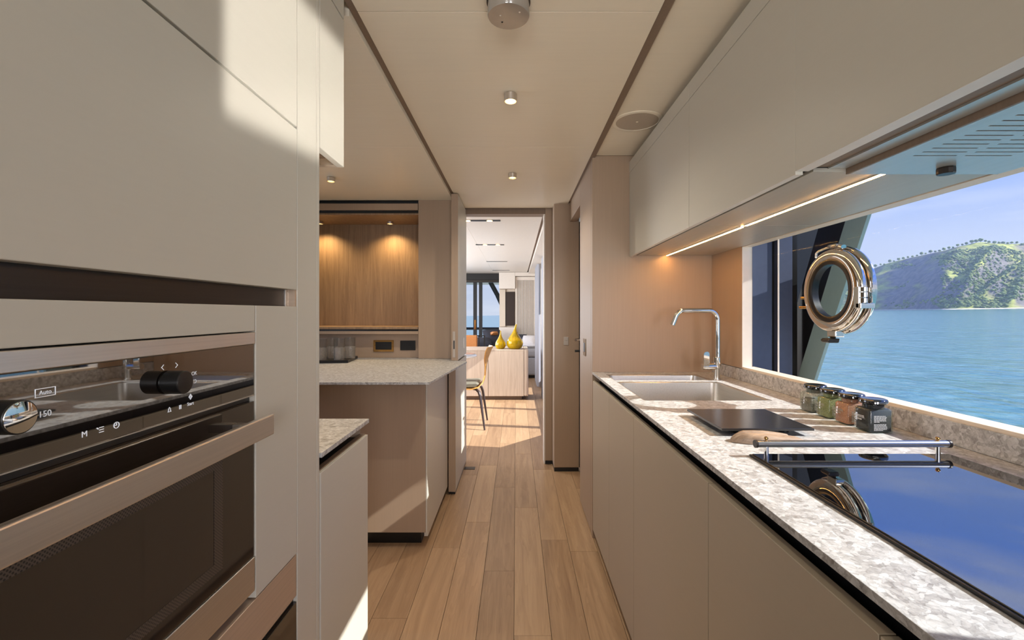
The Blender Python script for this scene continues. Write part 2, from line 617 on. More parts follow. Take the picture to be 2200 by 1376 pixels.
# floor: slab and individual planks
fl = box('floor', -2.3, 1.2, -2.7, 10.0, -0.06, -0.012, DARK, kind='structure')
joints = {0: [0.75, 1.76, 2.913, 4.02], -1: [1.05, 2.2, 3.25, 4.35], -2: [1.55, 2.713, 3.72], -3: [1.18, 2.416, 3.5],
          -4: [1.86, 3.026, 4.1], -5: [1.5, 2.615, 3.7], -6: [0.95, 2.073, 3.2], 1: [1.4, 2.5, 3.62]}
meshes = {}
for k in range(-14, 8):
    xa = -0.009 + 0.1455 * k
    js = list(joints.get(k - (0 if k < 1 else 0), [])) or [0.7 + rnd.random() * 0.9]
    ys = [-2.65]
    while ys[-1] < js[0] - 1.75:
        ys.append(ys[-1] + 1.2)
    if js[0] - ys[-1] < 0.5 and len(ys) > 1:
        ys.pop()
    ys += js
    while ys[-1] < 9.4:
        ys.append(ys[-1] + rnd.uniform(1.0, 1.35))
    ys[-1] = 9.95
    for a, b in zip(ys[:-1], ys[1:]):
        vis = (b > 1.0 and -1.5 < xa < 0.45 and a < 3.9) or (a >= 3.0 and -1.6 < xa < 0.7)
        if not vis and not (-1.0 < xa < 0.45 and b > -0.5):
            continue
        box('plank', xa + 0.0007, xa + 0.1448, a + 0.0007, b - 0.0007, -0.012, 0.0, FLOORW, fl, bevel=0.0008)

# end wall behind the sink and the splash panel beside the window
we = box('wall_back', 0.422, 1.30, YE, YE + 0.05, 0.0, 2.14, LAM, kind='structure', bevel=0.0015)
wr = empty('wall_right', (WX, 0, 0), kind='structure')
box('lower_panel', WX + 0.002, WX + 0.05, -2.6, YE, 0.0, 0.972, LAM, wr)
box('upper_panel', WX + 0.002, WX + 0.05, -2.6, YE, 1.5725, 2.16, LAM, wr)
box('splash_panel', WX, WX + 0.05, 2.183, YE - 0.0015, 0.9815, 1.5725, LAM, wr, bevel=0.001)
box('front_panel', WX + 0.002, WX + 0.05, -2.6, 0.345, 0.972, 1.5725, LAM, wr)

# window: reveals, sill, head, two panes
wi = empty('window_1', (1.11, 0.4, 0.978), kind='structure')
box('window_sill', WX + 0.006, 1.15, 0.36, 2.20, 0.9735, 0.9885, CREAM, wi, bevel=0.001)
box('window_reveal', WX + 0.001, 1.13, 2.1815, 2.20, 0.9885, 1.564, PALE, wi)
box('window_head', WX + 0.001, 1.13, 0.36, 2.1815, 1.564, 1.5715, CREAM, wi)
box('pane', 1.118, 1.124, 0.345, 1.9442, 0.986, 1.566, GLASS, wi)
box('pane', 1.118, 1.124, 1.9458, 2.185, 0.986, 1.566, GLASS, wi)
box('pane_joint', 1.1175, 1.1245, 1.9443, 1.9457, 0.986, 1.566, PALE, wi)

# passage wall with the side door
wp = empty('wall_passage', (0.446, 3.0, 0), kind='structure')
box('side_panel', 0.422, 0.475, YE + 0.051, 3.01, 0.008, 2.14, LAM, wp, bevel=0.002)
box('door_header', 0.422, 0.475, 3.01, 3.575, 1.964, 2.14, LAM, wp, bevel=0.002)
box('pilaster', 0.297, 0.497, 3.575, YD + 0.12, 0.03, 2.14, LAM, wp, bevel=0.006)
box('kick_strip', 0.300, 0.494, 3.578, YD, 0.0, 0.03, BLACK, wp)
box('door_jamb', 0.238, 0.30, YD, YD + 0.12, 0.028, 2.14, LAM, wp, bevel=0.004)
box('kick_strip', 0.242, 0.30, YD + 0.003, YD + 0.1, 0.0, 0.028, BLACK, wp)
box('door_head', -0.47, 0.238, YD, YD + 0.12, 2.063, 2.14, LAM_D, wp, bevel=0.002)
box('jamb_trim', 0.228, 0.238, YD + 0.002, YD + 0.118, 0.0, 2.063, PALE, wp)
box('seal_strip', 0.4985, 0.508, 3.556, 3.60, 0.0, 1.964, BLACK, wp)

d2 = empty('door_2', (0.52, 3.29, 0), kind='structure')
dm = MB()
for z0, z1 in ((0.012, 0.86), (1.36, 1.96)):
    dm.box(0.51, 0.545, 2.985, 3.555, z0, z1)
dm.box(0.51, 0.545, 2.985, 3.17, 0.86, 1.36).box(0.51, 0.545, 3.50, 3.555, 0.86, 1.36)
obj('door_leaf', dm, LAM, d2)
box('door_light', 0.525, 0.531, 3.165, 3.505, 0.855, 1.365, GLASS, d2)
hm = MB().tube([(0.512, 3.49, 1.043), (0.452, 3.49, 1.043), (0.445, 3.48, 1.043), (0.443, 3.40, 1.043)], 0.009)
hm.cyl(0.022, 0.500, 0.512, (0, 3.49, 1.043), 'x')
obj('door_handle', hm, CHROME, d2, smooth=True)
obj('door_lock', MB().tube([(0.512, 3.49, 0.955), (0.455, 3.49, 0.955)], 0.008).box(0.45, 0.458, 3.478, 3.502, 0.947, 0.963), BLACK, d2)

# unseen shell: port side and front, openings put in for the fill lamps
wl = empty('wall_left', (-2.0, 0, 0), kind='structure')
box('side_panel', -2.06, -2.0, -2.6, 1.40, 0.0, 2.15, LACQ, wl)
box('side_panel', -2.06, -2.0, 2.5, 3.9, 0.0, 2.15, LACQ, wl)
box('side_panel', -2.06, -2.0, 1.40, 2.5, 0.0, 1.0, LACQ, wl)
box('side_panel', -2.06, -2.0, 1.40, 2.5, 1.9, 2.15, LACQ, wl)
wf = empty('wall_front', (0, -2.6, 0), kind='structure')
box('lower_panel', -2.06, 1.13, -2.66, -2.6, 0.0, 0.9, LACQ, wf)
box('upper_panel', -2.06, 1.13, -2.66, -2.6, 1.98, 2.15, LACQ, wf)
box('side_panel', -2.06, -1.05, -2.66, -2.6, 0.9, 1.98, LACQ, wf)

# ceiling
ce = box('ceiling', -2.06, 1.13, -2.66, 3.87, 2.142, 2.19, LAM_D, kind='structure')
for y0, y1 in ((-2.6, 1.291), (1.293, 2.349), (2.351, 3.72)):
    x1 = 0.407
    box('ceiling_panel', -0.451, x1, y0, y1, 2.105, 2.141, CEIL, ce, bevel=0.001)
for y0, y1 in ((1.285, 2.309), (2.311, 3.40)):
    box('side_ceiling_panel', -2.0, -0.472, y0, y1, 2.088, 2.141, CEIL, ce, bevel=0.0012)
box('soffit_panel', 0.437, 0.664, -2.6, YE - 0.004, 2.117, 2.141, CEIL, ce, bevel=0.006)
box('groove_strip', -0.4715, -0.4515, -2.6, 3.72, 2.1075, 2.1415, LAM_D, ce)
box('groove_strip', 0.4075, 0.4365, -2.6, 3.57, 2.1085, 2.1415, LAM_D, ce)
box('groove_backing', 0.68, 0.70, -2.6, YE - 0.002, 2.02, 2.141, LAM_D, ce)

# saloon shell
sw = empty('wall_saloon', (0, 6.8, 0), kind='structure')
box('forward_panel', -2.3, -0.47, 3.83, 3.88, 0.0, 2.14, LAM, sw)
# starboard wall with raked window opening
poly_lo = [(3.87, 0.0), (9.9, 0.0), (9.9, 0.16), (4.60, 0.16), (4.10, 0.46), (4.10, 1.95), (9.9, 1.95), (9.9, 2.14), (3.87, 2.14)]
obj('side_panel', MB().prism(poly_lo, 'x', 0.475, 0.525), CREAM, sw)
box('side_panel', 0.475, 0.525, 7.6, 9.9, 0.16, 1.95, CREAM, sw)
for y in (4.90, 5.82, 6.7):
    box('mullion', 0.478, 0.522, y - 0.045, y + 0.045, 0.16, 1.95, DARK, sw)
box('port_panel', -2.3, -2.25, 3.87, 9.9, 0.0, 0.45, CREAM, sw)
box('port_panel', -2.3, -2.25, 3.87, 9.9, 1.95, 2.14, CREAM, sw)
box('door_surround', -2.3, -1.9, 9.9, 9.98, 0.0, 2.14, CREAM, sw)
sc_ = box('ceiling', -2.3, 0.6, 3.87, 9.98, 2.14, 2.19, LAM_D, kind='structure')
box('ceiling_panel', -2.25, -0.492, 3.88, 9.89, 2.108, 2.14, PALE, sc_)
box('ceiling_panel', -0.488, 0.233, 3.88, 9.89, 2.105, 2.14, PALE, sc_)
box('ceiling_panel', 0.26, 0.474, 3.88, 9.89, 2.07, 2.14, PALE, sc_)

# sliding leaf between galley and saloon: upper part stands on the bar top
d3 = empty('door_3', (-0.44, 3.5, 0), kind='structure')
box('door_leaf', -0.462, -0.416, 3.252, 3.80, 0.9085, 2.098, LACQ, d3, bevel=0.0015)
box('edge_strip', -0.463, -0.4155, 3.2455, 3.2525, 0.9085, 2.098, LAM, d3)
box('door_leaf', -0.462, -0.416, 3.122, 3.80, 0.022, 0.893, LACQ, d3, bevel=0.0015)
box('edge_strip', -0.463, -0.4155, 3.1155, 3.1225, 0.022, 0.893, LAM, d3)
box('leaf_foot', -0.459, -0.42, 3.13, 3.79, 0.0, 0.022, BLACK, d3)
fp = MB().box(-0.452, -0.434, 3.242, 3.2456, 0.93, 1.115)
obj('flush_pull', fp, SOCKD, d3)
box('pull_slot', -0.447, -0.439, 3.2405, 3.2425, 0.99, 1.05, BLACK, d3)
box('pull_trim', -0.4158, -0.413, 3.60, 3.612, 0.97, 1.05, STEEL, d3)
box('threshold_plate', -0.415, -0.33, 3.62, 3.68, 0.0, 0.003, BLACK, d3)

# ================================================================== OUTSIDE
sea_m = bpy.data.materials.new('sea_water')
sea_m.use_nodes = True
t = sea_m.node_tree
b = t.nodes['Principled BSDF']
b.inputs['Roughness'].default_value = 0.16
b.inputs['IOR'].default_value = 1.33
geo = N(t, 'ShaderNodeNewGeometry')
acc = None
for sc, w_, st in ((0.12, 0.22, (1, 0.6, 1)), (0.5, 0.5, (1, 0.5, 1)), (1.6, 0.6, (1, 0.55, 1)), (4.5, 0.25, (1, 0.6, 1))):
    m_ = N(t, 'ShaderNodeMapping')
    m_.inputs['Rotation'].default_value = (0, 0, 0.6)
    m_.inputs['Scale'].default_value = st
    t.links.new(geo.outputs['Position'], m_.inputs[0])
    n_ = N(t, 'ShaderNodeTexNoise')
    n_.inputs['Scale'].default_value = sc
    n_.inputs['Detail'].default_value = 3
    n_.inputs['Distortion'].default_value = 0.8
    t.links.new(m_.outputs[0], n_.inputs[0])
    ma = N(t, 'ShaderNodeMath', operation='MULTIPLY_ADD')
    ma.inputs[1].default_value = w_ / sc * 0.35
    t.links.new(n_.outputs['Fac'], ma.inputs[0])
    if acc is not None:
        t.links.new(acc, ma.inputs[2])
    else:
        ma.inputs[2].default_value = 0.0
    acc = ma.outputs[0]
bp = N(t, 'ShaderNodeBump')
bp.inputs['Strength'].default_value = 0.6
bp.inputs['Distance'].default_value = 1.0
t.links.new(acc, bp.inputs['Height'])
t.links.new(bp.outputs[0], b.inputs['Normal'])
nn = N(t, 'ShaderNodeTexNoise')
nn.inputs['Scale'].default_value = 1.3
nn.inputs['Detail'].default_value = 5
mm = N(t, 'ShaderNodeMapping')
mm.inputs['Rotation'].default_value = (0, 0, 0.7)
mm.inputs['Scale'].default_value = (0.5, 1.6, 1)
t.links.new(geo.outputs['Position'], mm.inputs[0])
t.links.new(mm.outputs[0], nn.inputs[0])
cr = N(t, 'ShaderNodeValToRGB')
cr.color_ramp.elements[0].position = 0.35
cr.color_ramp.elements[1].position = 0.68
cr.color_ramp.elements[0].color = (0.060, 0.175, 0.180, 1)
cr.color_ramp.elements[1].color = (0.120, 0.270, 0.268, 1)
t.links.new(nn.outputs['Fac'], cr.inputs[0])
t.links.new(cr.outputs[0], b.inputs['Base Color'])


def zsea(x, y):
    return -1.85 + 0.0174 * x - 0.0051 * y


sm = MB()
R = 6000
vs = [sm.bm.verts.new((x, y, zsea(x, y))) for x, y in ((-R, -R), (R, -R), (R, R), (-R, R))]
sm.bm.faces.new(vs)
obj('sea', sm, sea_m, kind='structure')

# hillside across the water
hill_m = bpy.data.materials.new('hillside_ground')
hill_m.use_nodes = True
t = hill_m.node_tree
b = t.nodes['Principled BSDF']
b.inputs['Roughness'].default_value = 0.95
b.inputs['Specular IOR Level'].default_value = 0.1
geo = N(t, 'ShaderNodeNewGeometry')
n1 = N(t, 'ShaderNodeTexNoise')
n1.inputs['Scale'].default_value = 0.014
n1.inputs['Detail'].default_value = 6
t.links.new(geo.outputs['Position'], n1.inputs[0])
n2 = N(t, 'ShaderNodeTexNoise')
n2.inputs['Scale'].default_value = 0.14
n2.inputs['Detail'].default_value = 6
t.links.new(geo.outputs['Position'], n2.inputs[0])
sp = N(t, 'ShaderNodeSeparateXYZ')
t.links.new(geo.outputs['Normal'], sp.inputs[0])
ad = N(t, 'ShaderNodeMath', operation='MULTIPLY_ADD')
ad.inputs[1].default_value = 1.6
t.links.new(n1.outputs['Fac'], ad.inputs[0])
t.links.new(sp.outputs['Z'], ad.inputs[2])
cr = N(t, 'ShaderNodeValToRGB')
e = cr.color_ramp.elements
e[0].position, e[0].color = 0.74, lin((138, 132, 128))
e[1].position, e[1].color = 0.87, lin((186, 190, 104))
x = e.new(0.80)
x.color = lin((150, 146, 112))
dv = N(t, 'ShaderNodeMath', operation='DIVIDE')
dv.inputs[1].default_value = 2.0
t.links.new(ad.outputs[0], dv.inputs[0])
t.links.new(dv.outputs[0], cr.inputs[0])
mu = N(t, 'ShaderNodeMixRGB', blend_type='MULTIPLY')
mu.inputs[0].default_value = 0.8
c2 = N(t, 'ShaderNodeValToRGB')
c2.color_ramp.elements[0].position = 0.3
c2.color_ramp.elements[1].position = 0.65
c2.color_ramp.elements[0].color = (0.35, 0.38, 0.42, 1)
c2.color_ramp.elements[1].color = (1, 1, 1, 1)
t.links.new(n2.outputs['Fac'], c2.inputs[0])
t.links.new(cr.outputs[0], mu.inputs[1])
t.links.new(c2.outputs[0], mu.inputs[2])
t.links.new(mu.outputs[0], b.inputs['Base Color'])

RIDGE = [(0.30, 668), (0.40, 655), (0.52, 628), (0.62, 606), (0.70, 594), (0.775, 580), (0.81, 567), (0.86, 555), (0.90, 547), (0.945, 537), (0.965, 531), (0.99, 526),
         (1.005, 521), (1.025, 519), (1.05, 523), (1.08, 524), (1.115, 522), (1.2, 512), (1.4, 520), (1.65, 545), (2.0, 600), (2.3, 668)]


def ridge_h(tt):
    for (a, pa), (b_, pb) in zip(RIDGE[:-1], RIDGE[1:]):
        if a <= tt <= b_:
            py = pa + (pb - pa) * (tt - a) / (b_ - a)
            return (672 - py) / 978 * 650
    return 0.0


def hill_point(tt, s):
    """s: 0 shore .. 1 crest .. 1.35 behind"""
    warp = noise.noise(Vector((tt * 9, 0.3, 0))) * 26
    y0 = 560 + 47.5 * math.log(1 + math.exp((0.985 - tt) / 0.05)) + 45 * noise.noise(Vector((tt * 8, 0.5, 4.0)))
    y = y0 + 170 * s + warp * math.sin(min(s, 1) * PI)
    x = tt * y
    H = ridge_h(tt) * (y0 + 170) / 650 + 1.2
    base = zsea(x, y) - 0.8
    prof = (0.10 * s + 0.90 * (s ** 1.1)) if s <= 1 else 1 - (s - 1) * 0.7
    z = base + (H - base) * prof
    k = math.sin(min(s, 1.0) * PI) ** 0.8
    # spurs and gullies running down to the water
    sp_ = 1 - abs(noise.noise(Vector((tt * 11 - s * 1.3, s * 0.7, 3.1)))) * 2.2
    z += k * (sp_ - 0.45) * 24
    z += k * noise.noise(Vector((x * 0.03, y * 0.03, 7.7))) * 6
    z += k * noise.noise(Vector((x * 0.09, y * 0.09, 1.7))) * 2.6
    return Vector((x, y, max(z, base)))


hb = MB()
NT, NS = 260, 64
grid = []
for i in range(NT + 1):
    tt = 0.30 + 2.0 * i / NT
    grid.append([hb.bm.verts.new(hill_point(tt, 1.35 * j / NS)) for j in range(NS + 1)])
for i in range(NT):
    for j in range(NS):
        hb.bm.faces.new((grid[i][j], grid[i + 1][j], grid[i + 1][j + 1], grid[i][j + 1]))
hill = obj('hillside', hb, hill_m, smooth=False, kind='structure')
for p in hill.data.polygons:
    p.use_smooth = True
# strand along the shore
bb = MB()
prev = None
for i in range(NT + 1):
    tt = 0.30 + 2.0 * i / NT
    p = hill_point(tt, 0.0)
    w_ = 3.0 + 2.5 * noise.noise(Vector((tt * 14, 5, 0)))
    a = bb.bm.verts.new((p.x * (1 - w_ / p.y), p.y - w_, zsea(p.x, p.y) + 0.1))
    c = bb.bm.verts.new((p.x, p.y + 3, zsea(p.x, p.y) + 1.3))
    if prev:
        bb.bm.faces.new((prev[0], a, c, prev[1]))
    prev = (a, c)
obj('shore', bb, mat('pale_shore', (206, 196, 176), rough=0.9, var=0.15, scale=(0.2, 0.2, 0.2)), kind='structure')

TREE_A = mat('tree_foliage', (150, 164, 88), rough=0.9, rgb2=(70, 92, 58), scale=(0.12, 0.12, 0.12), detail=4)


def crown(bm, c, r, seed):
    bmx = bmesh.new()
    bmesh.ops.create_icosphere(bmx, subdivisions=2 if r > 3 else 1, radius=1.0)
    for v in bmx.verts:
        d = 1 + 0.35 * noise.noise(v.co * 1.7 + Vector((seed, seed * 0.7, 0)))
        v.co = Vector((v.co.x * r * d, v.co.y * r * d, v.co.z * r * 0.85 * d)) + c
    me_ = bpy.data.meshes.new('tmp')
    bmx.to_mesh(me_)
    bmx.free()
    bm.from_mesh(me_)
    bpy.data.meshes.remove(me_)


# crest trees: one mesh per kind, single objects along the skyline
protos = []
for q in range(4):
    mb = MB()
    crown(mb.bm, Vector((0, 0, 4.2)), 3.1, q * 3.1)
    crown(mb.bm, Vector((1.6, 0.3, 3.4)), 2.0, q * 5.3 + 1)
    crown(mb.bm, Vector((-1.5, -0.4, 3.2)), 2.1, q * 2.3 + 2)
    mb.tube([(0, 0, -1.0), (0, 0, 3.5)], 0.35, seg=6)
    me = bpy.data.meshes.new('tree')
    mb.bm.to_mesh(me)
    mb.bm.free()
    me.materials.append(TREE_A)
    for p in me.polygons:
        p.use_smooth = True
    protos.append(me)
for i in range(36):
    tt = 0.775 + 0.36 * (i + 0.5 + rnd.uniform(-0.12, 0.12)) / 36
    p = hill_point(tt, 0.985 + rnd.uniform(-0.02, 0.03))
    o = bpy.data.objects.new('tree', protos[i % 4])
    C.objects.link(o)
    o.location = p
    s_ = rnd.uniform(0.5, 0.9) * (1.2 if abs(tt - 1.02) < 0.025 else 1)
    o.scale = (s_, s_, s_ * rnd.uniform(0.85, 1.15))
    o.rotation_euler = (0, 0, rnd.uniform(0, 6.28))
    tag(o, 'small green tree standing on the crest of the hill across the water', 'tree', 'trees along the hill crest')
# scrub and woodland on the slopes
sb = MB()
cnt = 0
while cnt < 5200:
    tt = rnd.uniform(0.70, 1.2)
    s_ = rnd.uniform(0.03, 1.05)
    dens = noise.noise(Vector((tt * 16, s_ * 5, 9.0))) + (0.25 if s_ > 0.75 else 0) + (0.25 if tt > 0.93 else -0.3)
    if dens < rnd.uniform(-0.05, 0.5) or (s_ > 0.90 and 0.75 < tt < 1.16):
        continue
    p = hill_point(tt, s_)
    crown(sb.bm, p + Vector((0, 0, 0.6)), 0.5 + 2.1 * rnd.random() ** 2.2, cnt * 0.37)
    cnt += 1
wd = obj('hillside_scrub', sb, TREE_A, kind='stuff', label='dark green scrub and woodland covering the slopes of the hill', cat='woodland')
for p in wd.data.polygons:
    p.use_smooth = True

# sea haze between the boat and the hill
hz = bpy.data.materials.new('sea_haze')
hz.use_nodes = True
t = hz.node_tree
t.nodes.clear()
vo_ = N(t, 'ShaderNodeOutputMaterial')
vs_ = N(t, 'ShaderNodeVolumeScatter')
vs_.inputs['Color'].default_value = (0.55, 0.70, 1.0, 1)
vs_.inputs['Density'].default_value = 0.0003
vs_.inputs['Anisotropy'].default_value = 0.2
t.links.new(vs_.outputs[0], vo_.inputs['Volume'])
HAZE = obj('haze', MB().box(60, 1700, 200, 1150, -3, 190), hz, kind='structure')

# side deck, overhang, pillar, dark bulkhead outside the window
dk = empty('side_deck', (1.45, 2.0, 0), kind='structure')
box('deck_board', 1.135, 1.95, -3.0, 10.0, -0.10, -0.02, DECKM, dk)
box('deck_board', 0.53, 1.135, 2.58, 10.0, -0.10, -0.02, DECKM, dk)
box('bulwark', 1.95, 1.99, -3.0, 10.0, -2.4, 0.22, HULLM, dk)
box('cap_rail', 1.92, 2.04, -3.0, 10.0, 0.22, 0.25, DECKM, dk)
oh = box('deck_overhang', 1.12, 1.95, -3.0, 10.0, 2.36, 2.5, HULLM, kind='structure')
box('deck_overhang', 0.5, 1.12, 2.6, 10.0, 2.2, 2.5, HULLM, oh)

pl = empty('pillar', (1.6, 2.3, 0.6), kind='structure')
# raked pillar: broad outer face and dark inner face
poly = [(2.640, 0.60), (2.785, 0.60), (1.974, 2.36), (1.829, 2.36)]
obj('pillar_face', MB().prism(poly, 'x', 1.645, 1.662), TEAL, pl)
poly2 = [(2.77, 0.60), (3.02, 0.60), (2.21, 2.36), (1.96, 2.36)]
obj('pillar_web', MB().prism(poly2, 'x', 1.664, 1.69), NAVY_D, pl)

bk = empty('bulkhead', (1.35, 2.75, 0), kind='structure')
box('navy_panel', 1.12, 1.478, 2.63, 2.66, -0.02, 2.2, NAVY, bk)
box('dark_gap', 1.478, 1.508, 2.66, 2.70, -0.02, 2.2, BLACK, bk)
box('slate_post', 1.508, 1.59, 2.62, 2.70, -0.02, 2.2, NAVY, bk)
box('dark_post', 1.59, 1.63, 2.64, 2.70, -0.02, 2.2, BLACK, bk)
obj('dark_panel', MB().prism([(1.50, -0.02), (1.60, -0.02), (2.24, 2.36), (1.50, 2.36)], 'y', 2.95, 3.0), NAVY_D, bk)
# ================================================================== LEFT SIDE OF THE GALLEY
LX = -0.46
# tall unit around the oven
tu = empty('tall_cabinet', (-0.78, 0.5, 0), 'tall greige cabinet unit around the built in oven on the left', 'cabinet')
box('carcass', -1.06, -0.483, -0.6, 0.956, 1.225, 2.10, DARK, tu)
box('carcass', -1.06, -0.483, -0.6, 0.20, 0.05, 1.225, DARK, tu)
box('upper_door', -0.482, LX, 0.05, 0.955, 1.6395, 2.029, LACQ, tu, bevel=0.0012)
box('tall_door', -0.482, LX, 0.05, 0.955, 1.2975, 1.6345, LACQ, tu, bevel=0.0012)
box('top_fascia', -0.482, LX, 0.05, 0.955, 2.033, 2.10, LACQ, tu, bevel=0.0012)
box('grip_recess', -0.49, -0.480, 0.05, 0.955, 1.2625, 1.2975, DKMETAL, tu)
box('grip_end', -0.480, -0.462, 0.950, 0.956, 1.2625, 1.2975, BRONZE, tu)
box('recess_edge', -0.4800, -0.4785, 0.945, 0.948, 1.2625, 1.2975, STEEL, tu)
box('fascia', -0.482, LX, 0.05, 0.8015, 1.2175, 1.2625, LACQ, tu, bevel=0.0012)
box('filler_panel', -0.482, LX, 0.8045, 0.955, 0.745, 1.2625, LACQ, tu, bevel=0.0012)
box('side_panel', -1.06, LX, 0.957, 1.0475, 0.0, 2.10, LACQ, tu, bevel=0.0012)
box('end_panel', -1.06, LX, 1.0490, 1.066, 0.0, 2.10, LACQ, tu, bevel=0.003)
box('plinth', -1.06, -0.52, -0.6, 0.955, 0.0, 0.05, BLACK, tu)

# overhead box above the low cabinet
oc = empty('overhead_cabinet', (-0.75, 1.14, 1.638), 'greige overhead cabinet projecting from the tall unit below the ceiling', 'cabinet')
om = MB().box(-1.0, -0.48, 1.198, 1.216, 1.6385, 2.029).box(-1.0, -0.985, 1.0675, 1.198, 1.6385, 2.029)
om.box(-0.985, -0.48, 1.0675, 1.198, 1.66, 2.029)
obj('carcass', om, CREAM, oc)
box('recess_panel', -0.985, -0.486, 1.0675, 1.1975, 1.656, 1.6598, LAM_D, oc)
box('door', -0.4795, LX, 1.0675, 1.216, 1.638, 2.029, LACQ, oc, bevel=0.0015)
box('top_fascia', -1.0, LX, 1.0675, 1.216, 2.033, 2.10, LACQ, oc, bevel=0.0012)

lu = empty('cabinet_light', (-0.66, 1.13, 1.656), 'small warm light in the recess under the overhead cabinet', 'light')
obj('lamp_lens', MB().cyl(0.018, -0.004, 0.0, (-0.66, 1.13, 1.656), 'z', 20), LAMPGLOW, lu)
l_ = lamp('spot', 'SPOT', (0, 0, 0), 9, (1.0, 0.72, 0.4), (0, 0, -1), spot_size=2.2, spot_blend=0.9, shadow_soft_size=0.012)
l_.parent = lu
l_.location = (0, 0, -0.006)

# oven
ov = empty('oven', (-0.72, 0.505, 0.761), 'built in steel and dark glass oven with two black knobs', 'oven')
box('body', -1.0, -0.4805, 0.22, 0.79, 0.77, 1.21, BLACK, ov)
box('top_trim', -0.4800, -0.4595, 0.2075, 0.8015, 1.195, 1.2155, STEEL, ov, bevel=0.001)
cp = box('control_panel', -0.4800, -0.4615, 0.2085, 0.8005, 1.1055, 1.1948, OVENGL, ov, bevel=0.0008)
box('vent_slot', -0.4800, -0.470, 0.2085, 0.8005, 1.0945, 1.1052, BLACK, ov)
box('slot_lip', -0.4700, -0.4612, 0.2085, 0.8005, 1.1040, 1.1054, STEEL, ov)
dr = box('door_glass', -0.4800, -0.4615, 0.2085, 0.8005, 0.8215, 1.0942, OVENDOOR, ov, bevel=0.0008)
box('bottom_trim', -0.4800, -0.4595, 0.2085, 0.8005, 0.761, 0.8205, STEEL, ov, bevel=0.001)
hd = MB().box(-0.4230, -0.4120, 0.235, 0.776, 1.0430, 1.0775)
obj('handle', hd, STEEL, ov, bevel=0.002)
for y in (0.262, 0.748):
    box('handle_post', -0.4620, -0.4230, y - 0.008, y + 0.008, 1.054, 1.067, STEEL, ov)
# perforated screen border behind the door glass, as a raised print of small dots
scr_m = bpy.data.materials.new('oven_screen')
scr_m.use_nodes = True
t = scr_m.node_tree
b = t.nodes['Principled BSDF']
b.inputs['Roughness'].default_value = 0.4
geo = N(t, 'ShaderNodeNewGeometry')
mpp = N(t, 'ShaderNodeMapping')
mpp.inputs['Rotation'].default_value = (0.785, 0, 0)
mpp.inputs['Scale'].default_value = (0, 300, 300)
t.links.new(geo.outputs['Position'], mpp.inputs[0])
vo = N(t, 'ShaderNodeTexVoronoi')
vo.inputs['Scale'].default_value = 1.0
vo.inputs['Randomness'].default_value = 0.0
t.links.new(mpp.outputs[0], vo.inputs['Vector'])
cr = N(t, 'ShaderNodeValToRGB')
cr.color_ramp.elements[0].position = 0.30
cr.color_ramp.elements[1].position = 0.36
cr.color_ramp.elements[0].color = (0.012, 0.010, 0.009, 1)
cr.color_ramp.elements[1].color = (0.085, 0.064, 0.05, 1)
t.links.new(vo.outputs['Distance'], cr.inputs[0])
t.links.new(cr.outputs[0], b.inputs['Base Color'])
fm = MB()
for y0, y1, z0, z1 in ((0.245, 0.715, 1.008, 1.024), (0.245, 0.715, 0.848, 0.864), (0.695, 0.715, 0.864, 1.008), (0.245, 0.265, 0.864, 1.008)):
    fm.box(-0.4614, -0.4609, y0, y1, z0, z1)
obj('screen_border', fm, scr_m, ov)
for y, z in ((0.4018, 1.1575), (0.6014, 1.1578)):
    km = MB().lathe([(0, 0), (0.0130, 0), (0.0132, 0.0018), (0.0152, 0.0022), (0.0152, 0.0235), (0.0145, 0.0243), (0, 0.0243)], (-0.4615, y, z), 'x', 40)
    kn = obj('knob', km, BLACK, ov, smooth=True)
    obj('knob_cap', MB().lathe([(0, 0.0256), (0.008, 0.0254), (0.0138, 0.0246), (0.0142, 0.0240), (0, 0.0240)], (-0.4615, y, z), 'x', 40), CHROME if y < 0.5 else DKMETAL, kn, smooth=True)
PX = -0.4612
RT, UP = (0, 1, 0), (0, 0, 1)
RT = (0, 1, 0)


def otext(s, y, z, size, bold=0.0):
    return text('panel_print', s, size, (PX, y, z), RT, UP, PRINT, cp, bold=bold)


def oline(name, pts, r=0.00035):
    mb = MB()
    for (ya, za), (yb, zb) in zip(pts[:-1], pts[1:]):
        d = Vector((0, yb - ya, zb - za))
        e_ = d.normalized() * r * 0.8
        mb.tube([(PX, ya - e_.y, za - e_.z), (PX, yb + e_.y, zb + e_.z)], r, seg=6)
    return obj(name, mb, PRINT, cp)


otext('M', 0.4863, 1.1197, 0.0090)
otext('OK', 0.6521, 1.1626, 0.0075)
otext('Start', 0.6446, 1.1208, 0.0066)
otext('150', 0.4455, 1.1507, 0.0085)
otext('Auto', 0.4459, 1.172, 0.0058)
oline('panel_icon', [(0.5955, 1.1815), (0.592, 1.1783), (0.5955, 1.1751)])
oline('panel_icon', [(0.6165, 1.1818), (0.620, 1.1786), (0.6165, 1.1754)])
oline('panel_icon', [(0.4365, 1.1755), (0.4365, 1.176), (0.4555, 1.176), (0.4555, 1.168), (0.4365, 1.168), (0.4365, 1.1755)])
oline('panel_icon', [(0.6505, 1.1535), (0.6550, 1.1535), (0.6560, 1.1515), (0.6550, 1.1490), (0.6515, 1.1490)])
oline('panel_icon', [(0.6446, 1.1345), (0.6478, 1.1307), (0.6446, 1.1270), (0.6414, 1.1307), (0.6446, 1.1345)])
oline('panel_icon', [(0.6446, 1.1325), (0.6462, 1.1307), (0.6446, 1.1289), (0.6430, 1.1307), (0.6446, 1.1325)])
oline('panel_icon', [(0.6030, 1.1180), (0.6082, 1.1180), (0.6074, 1.1192), (0.6072, 1.1218), (0.6056, 1.1238), (0.6040, 1.1218), (0.6038, 1.1192), (0.6030, 1.1180)])
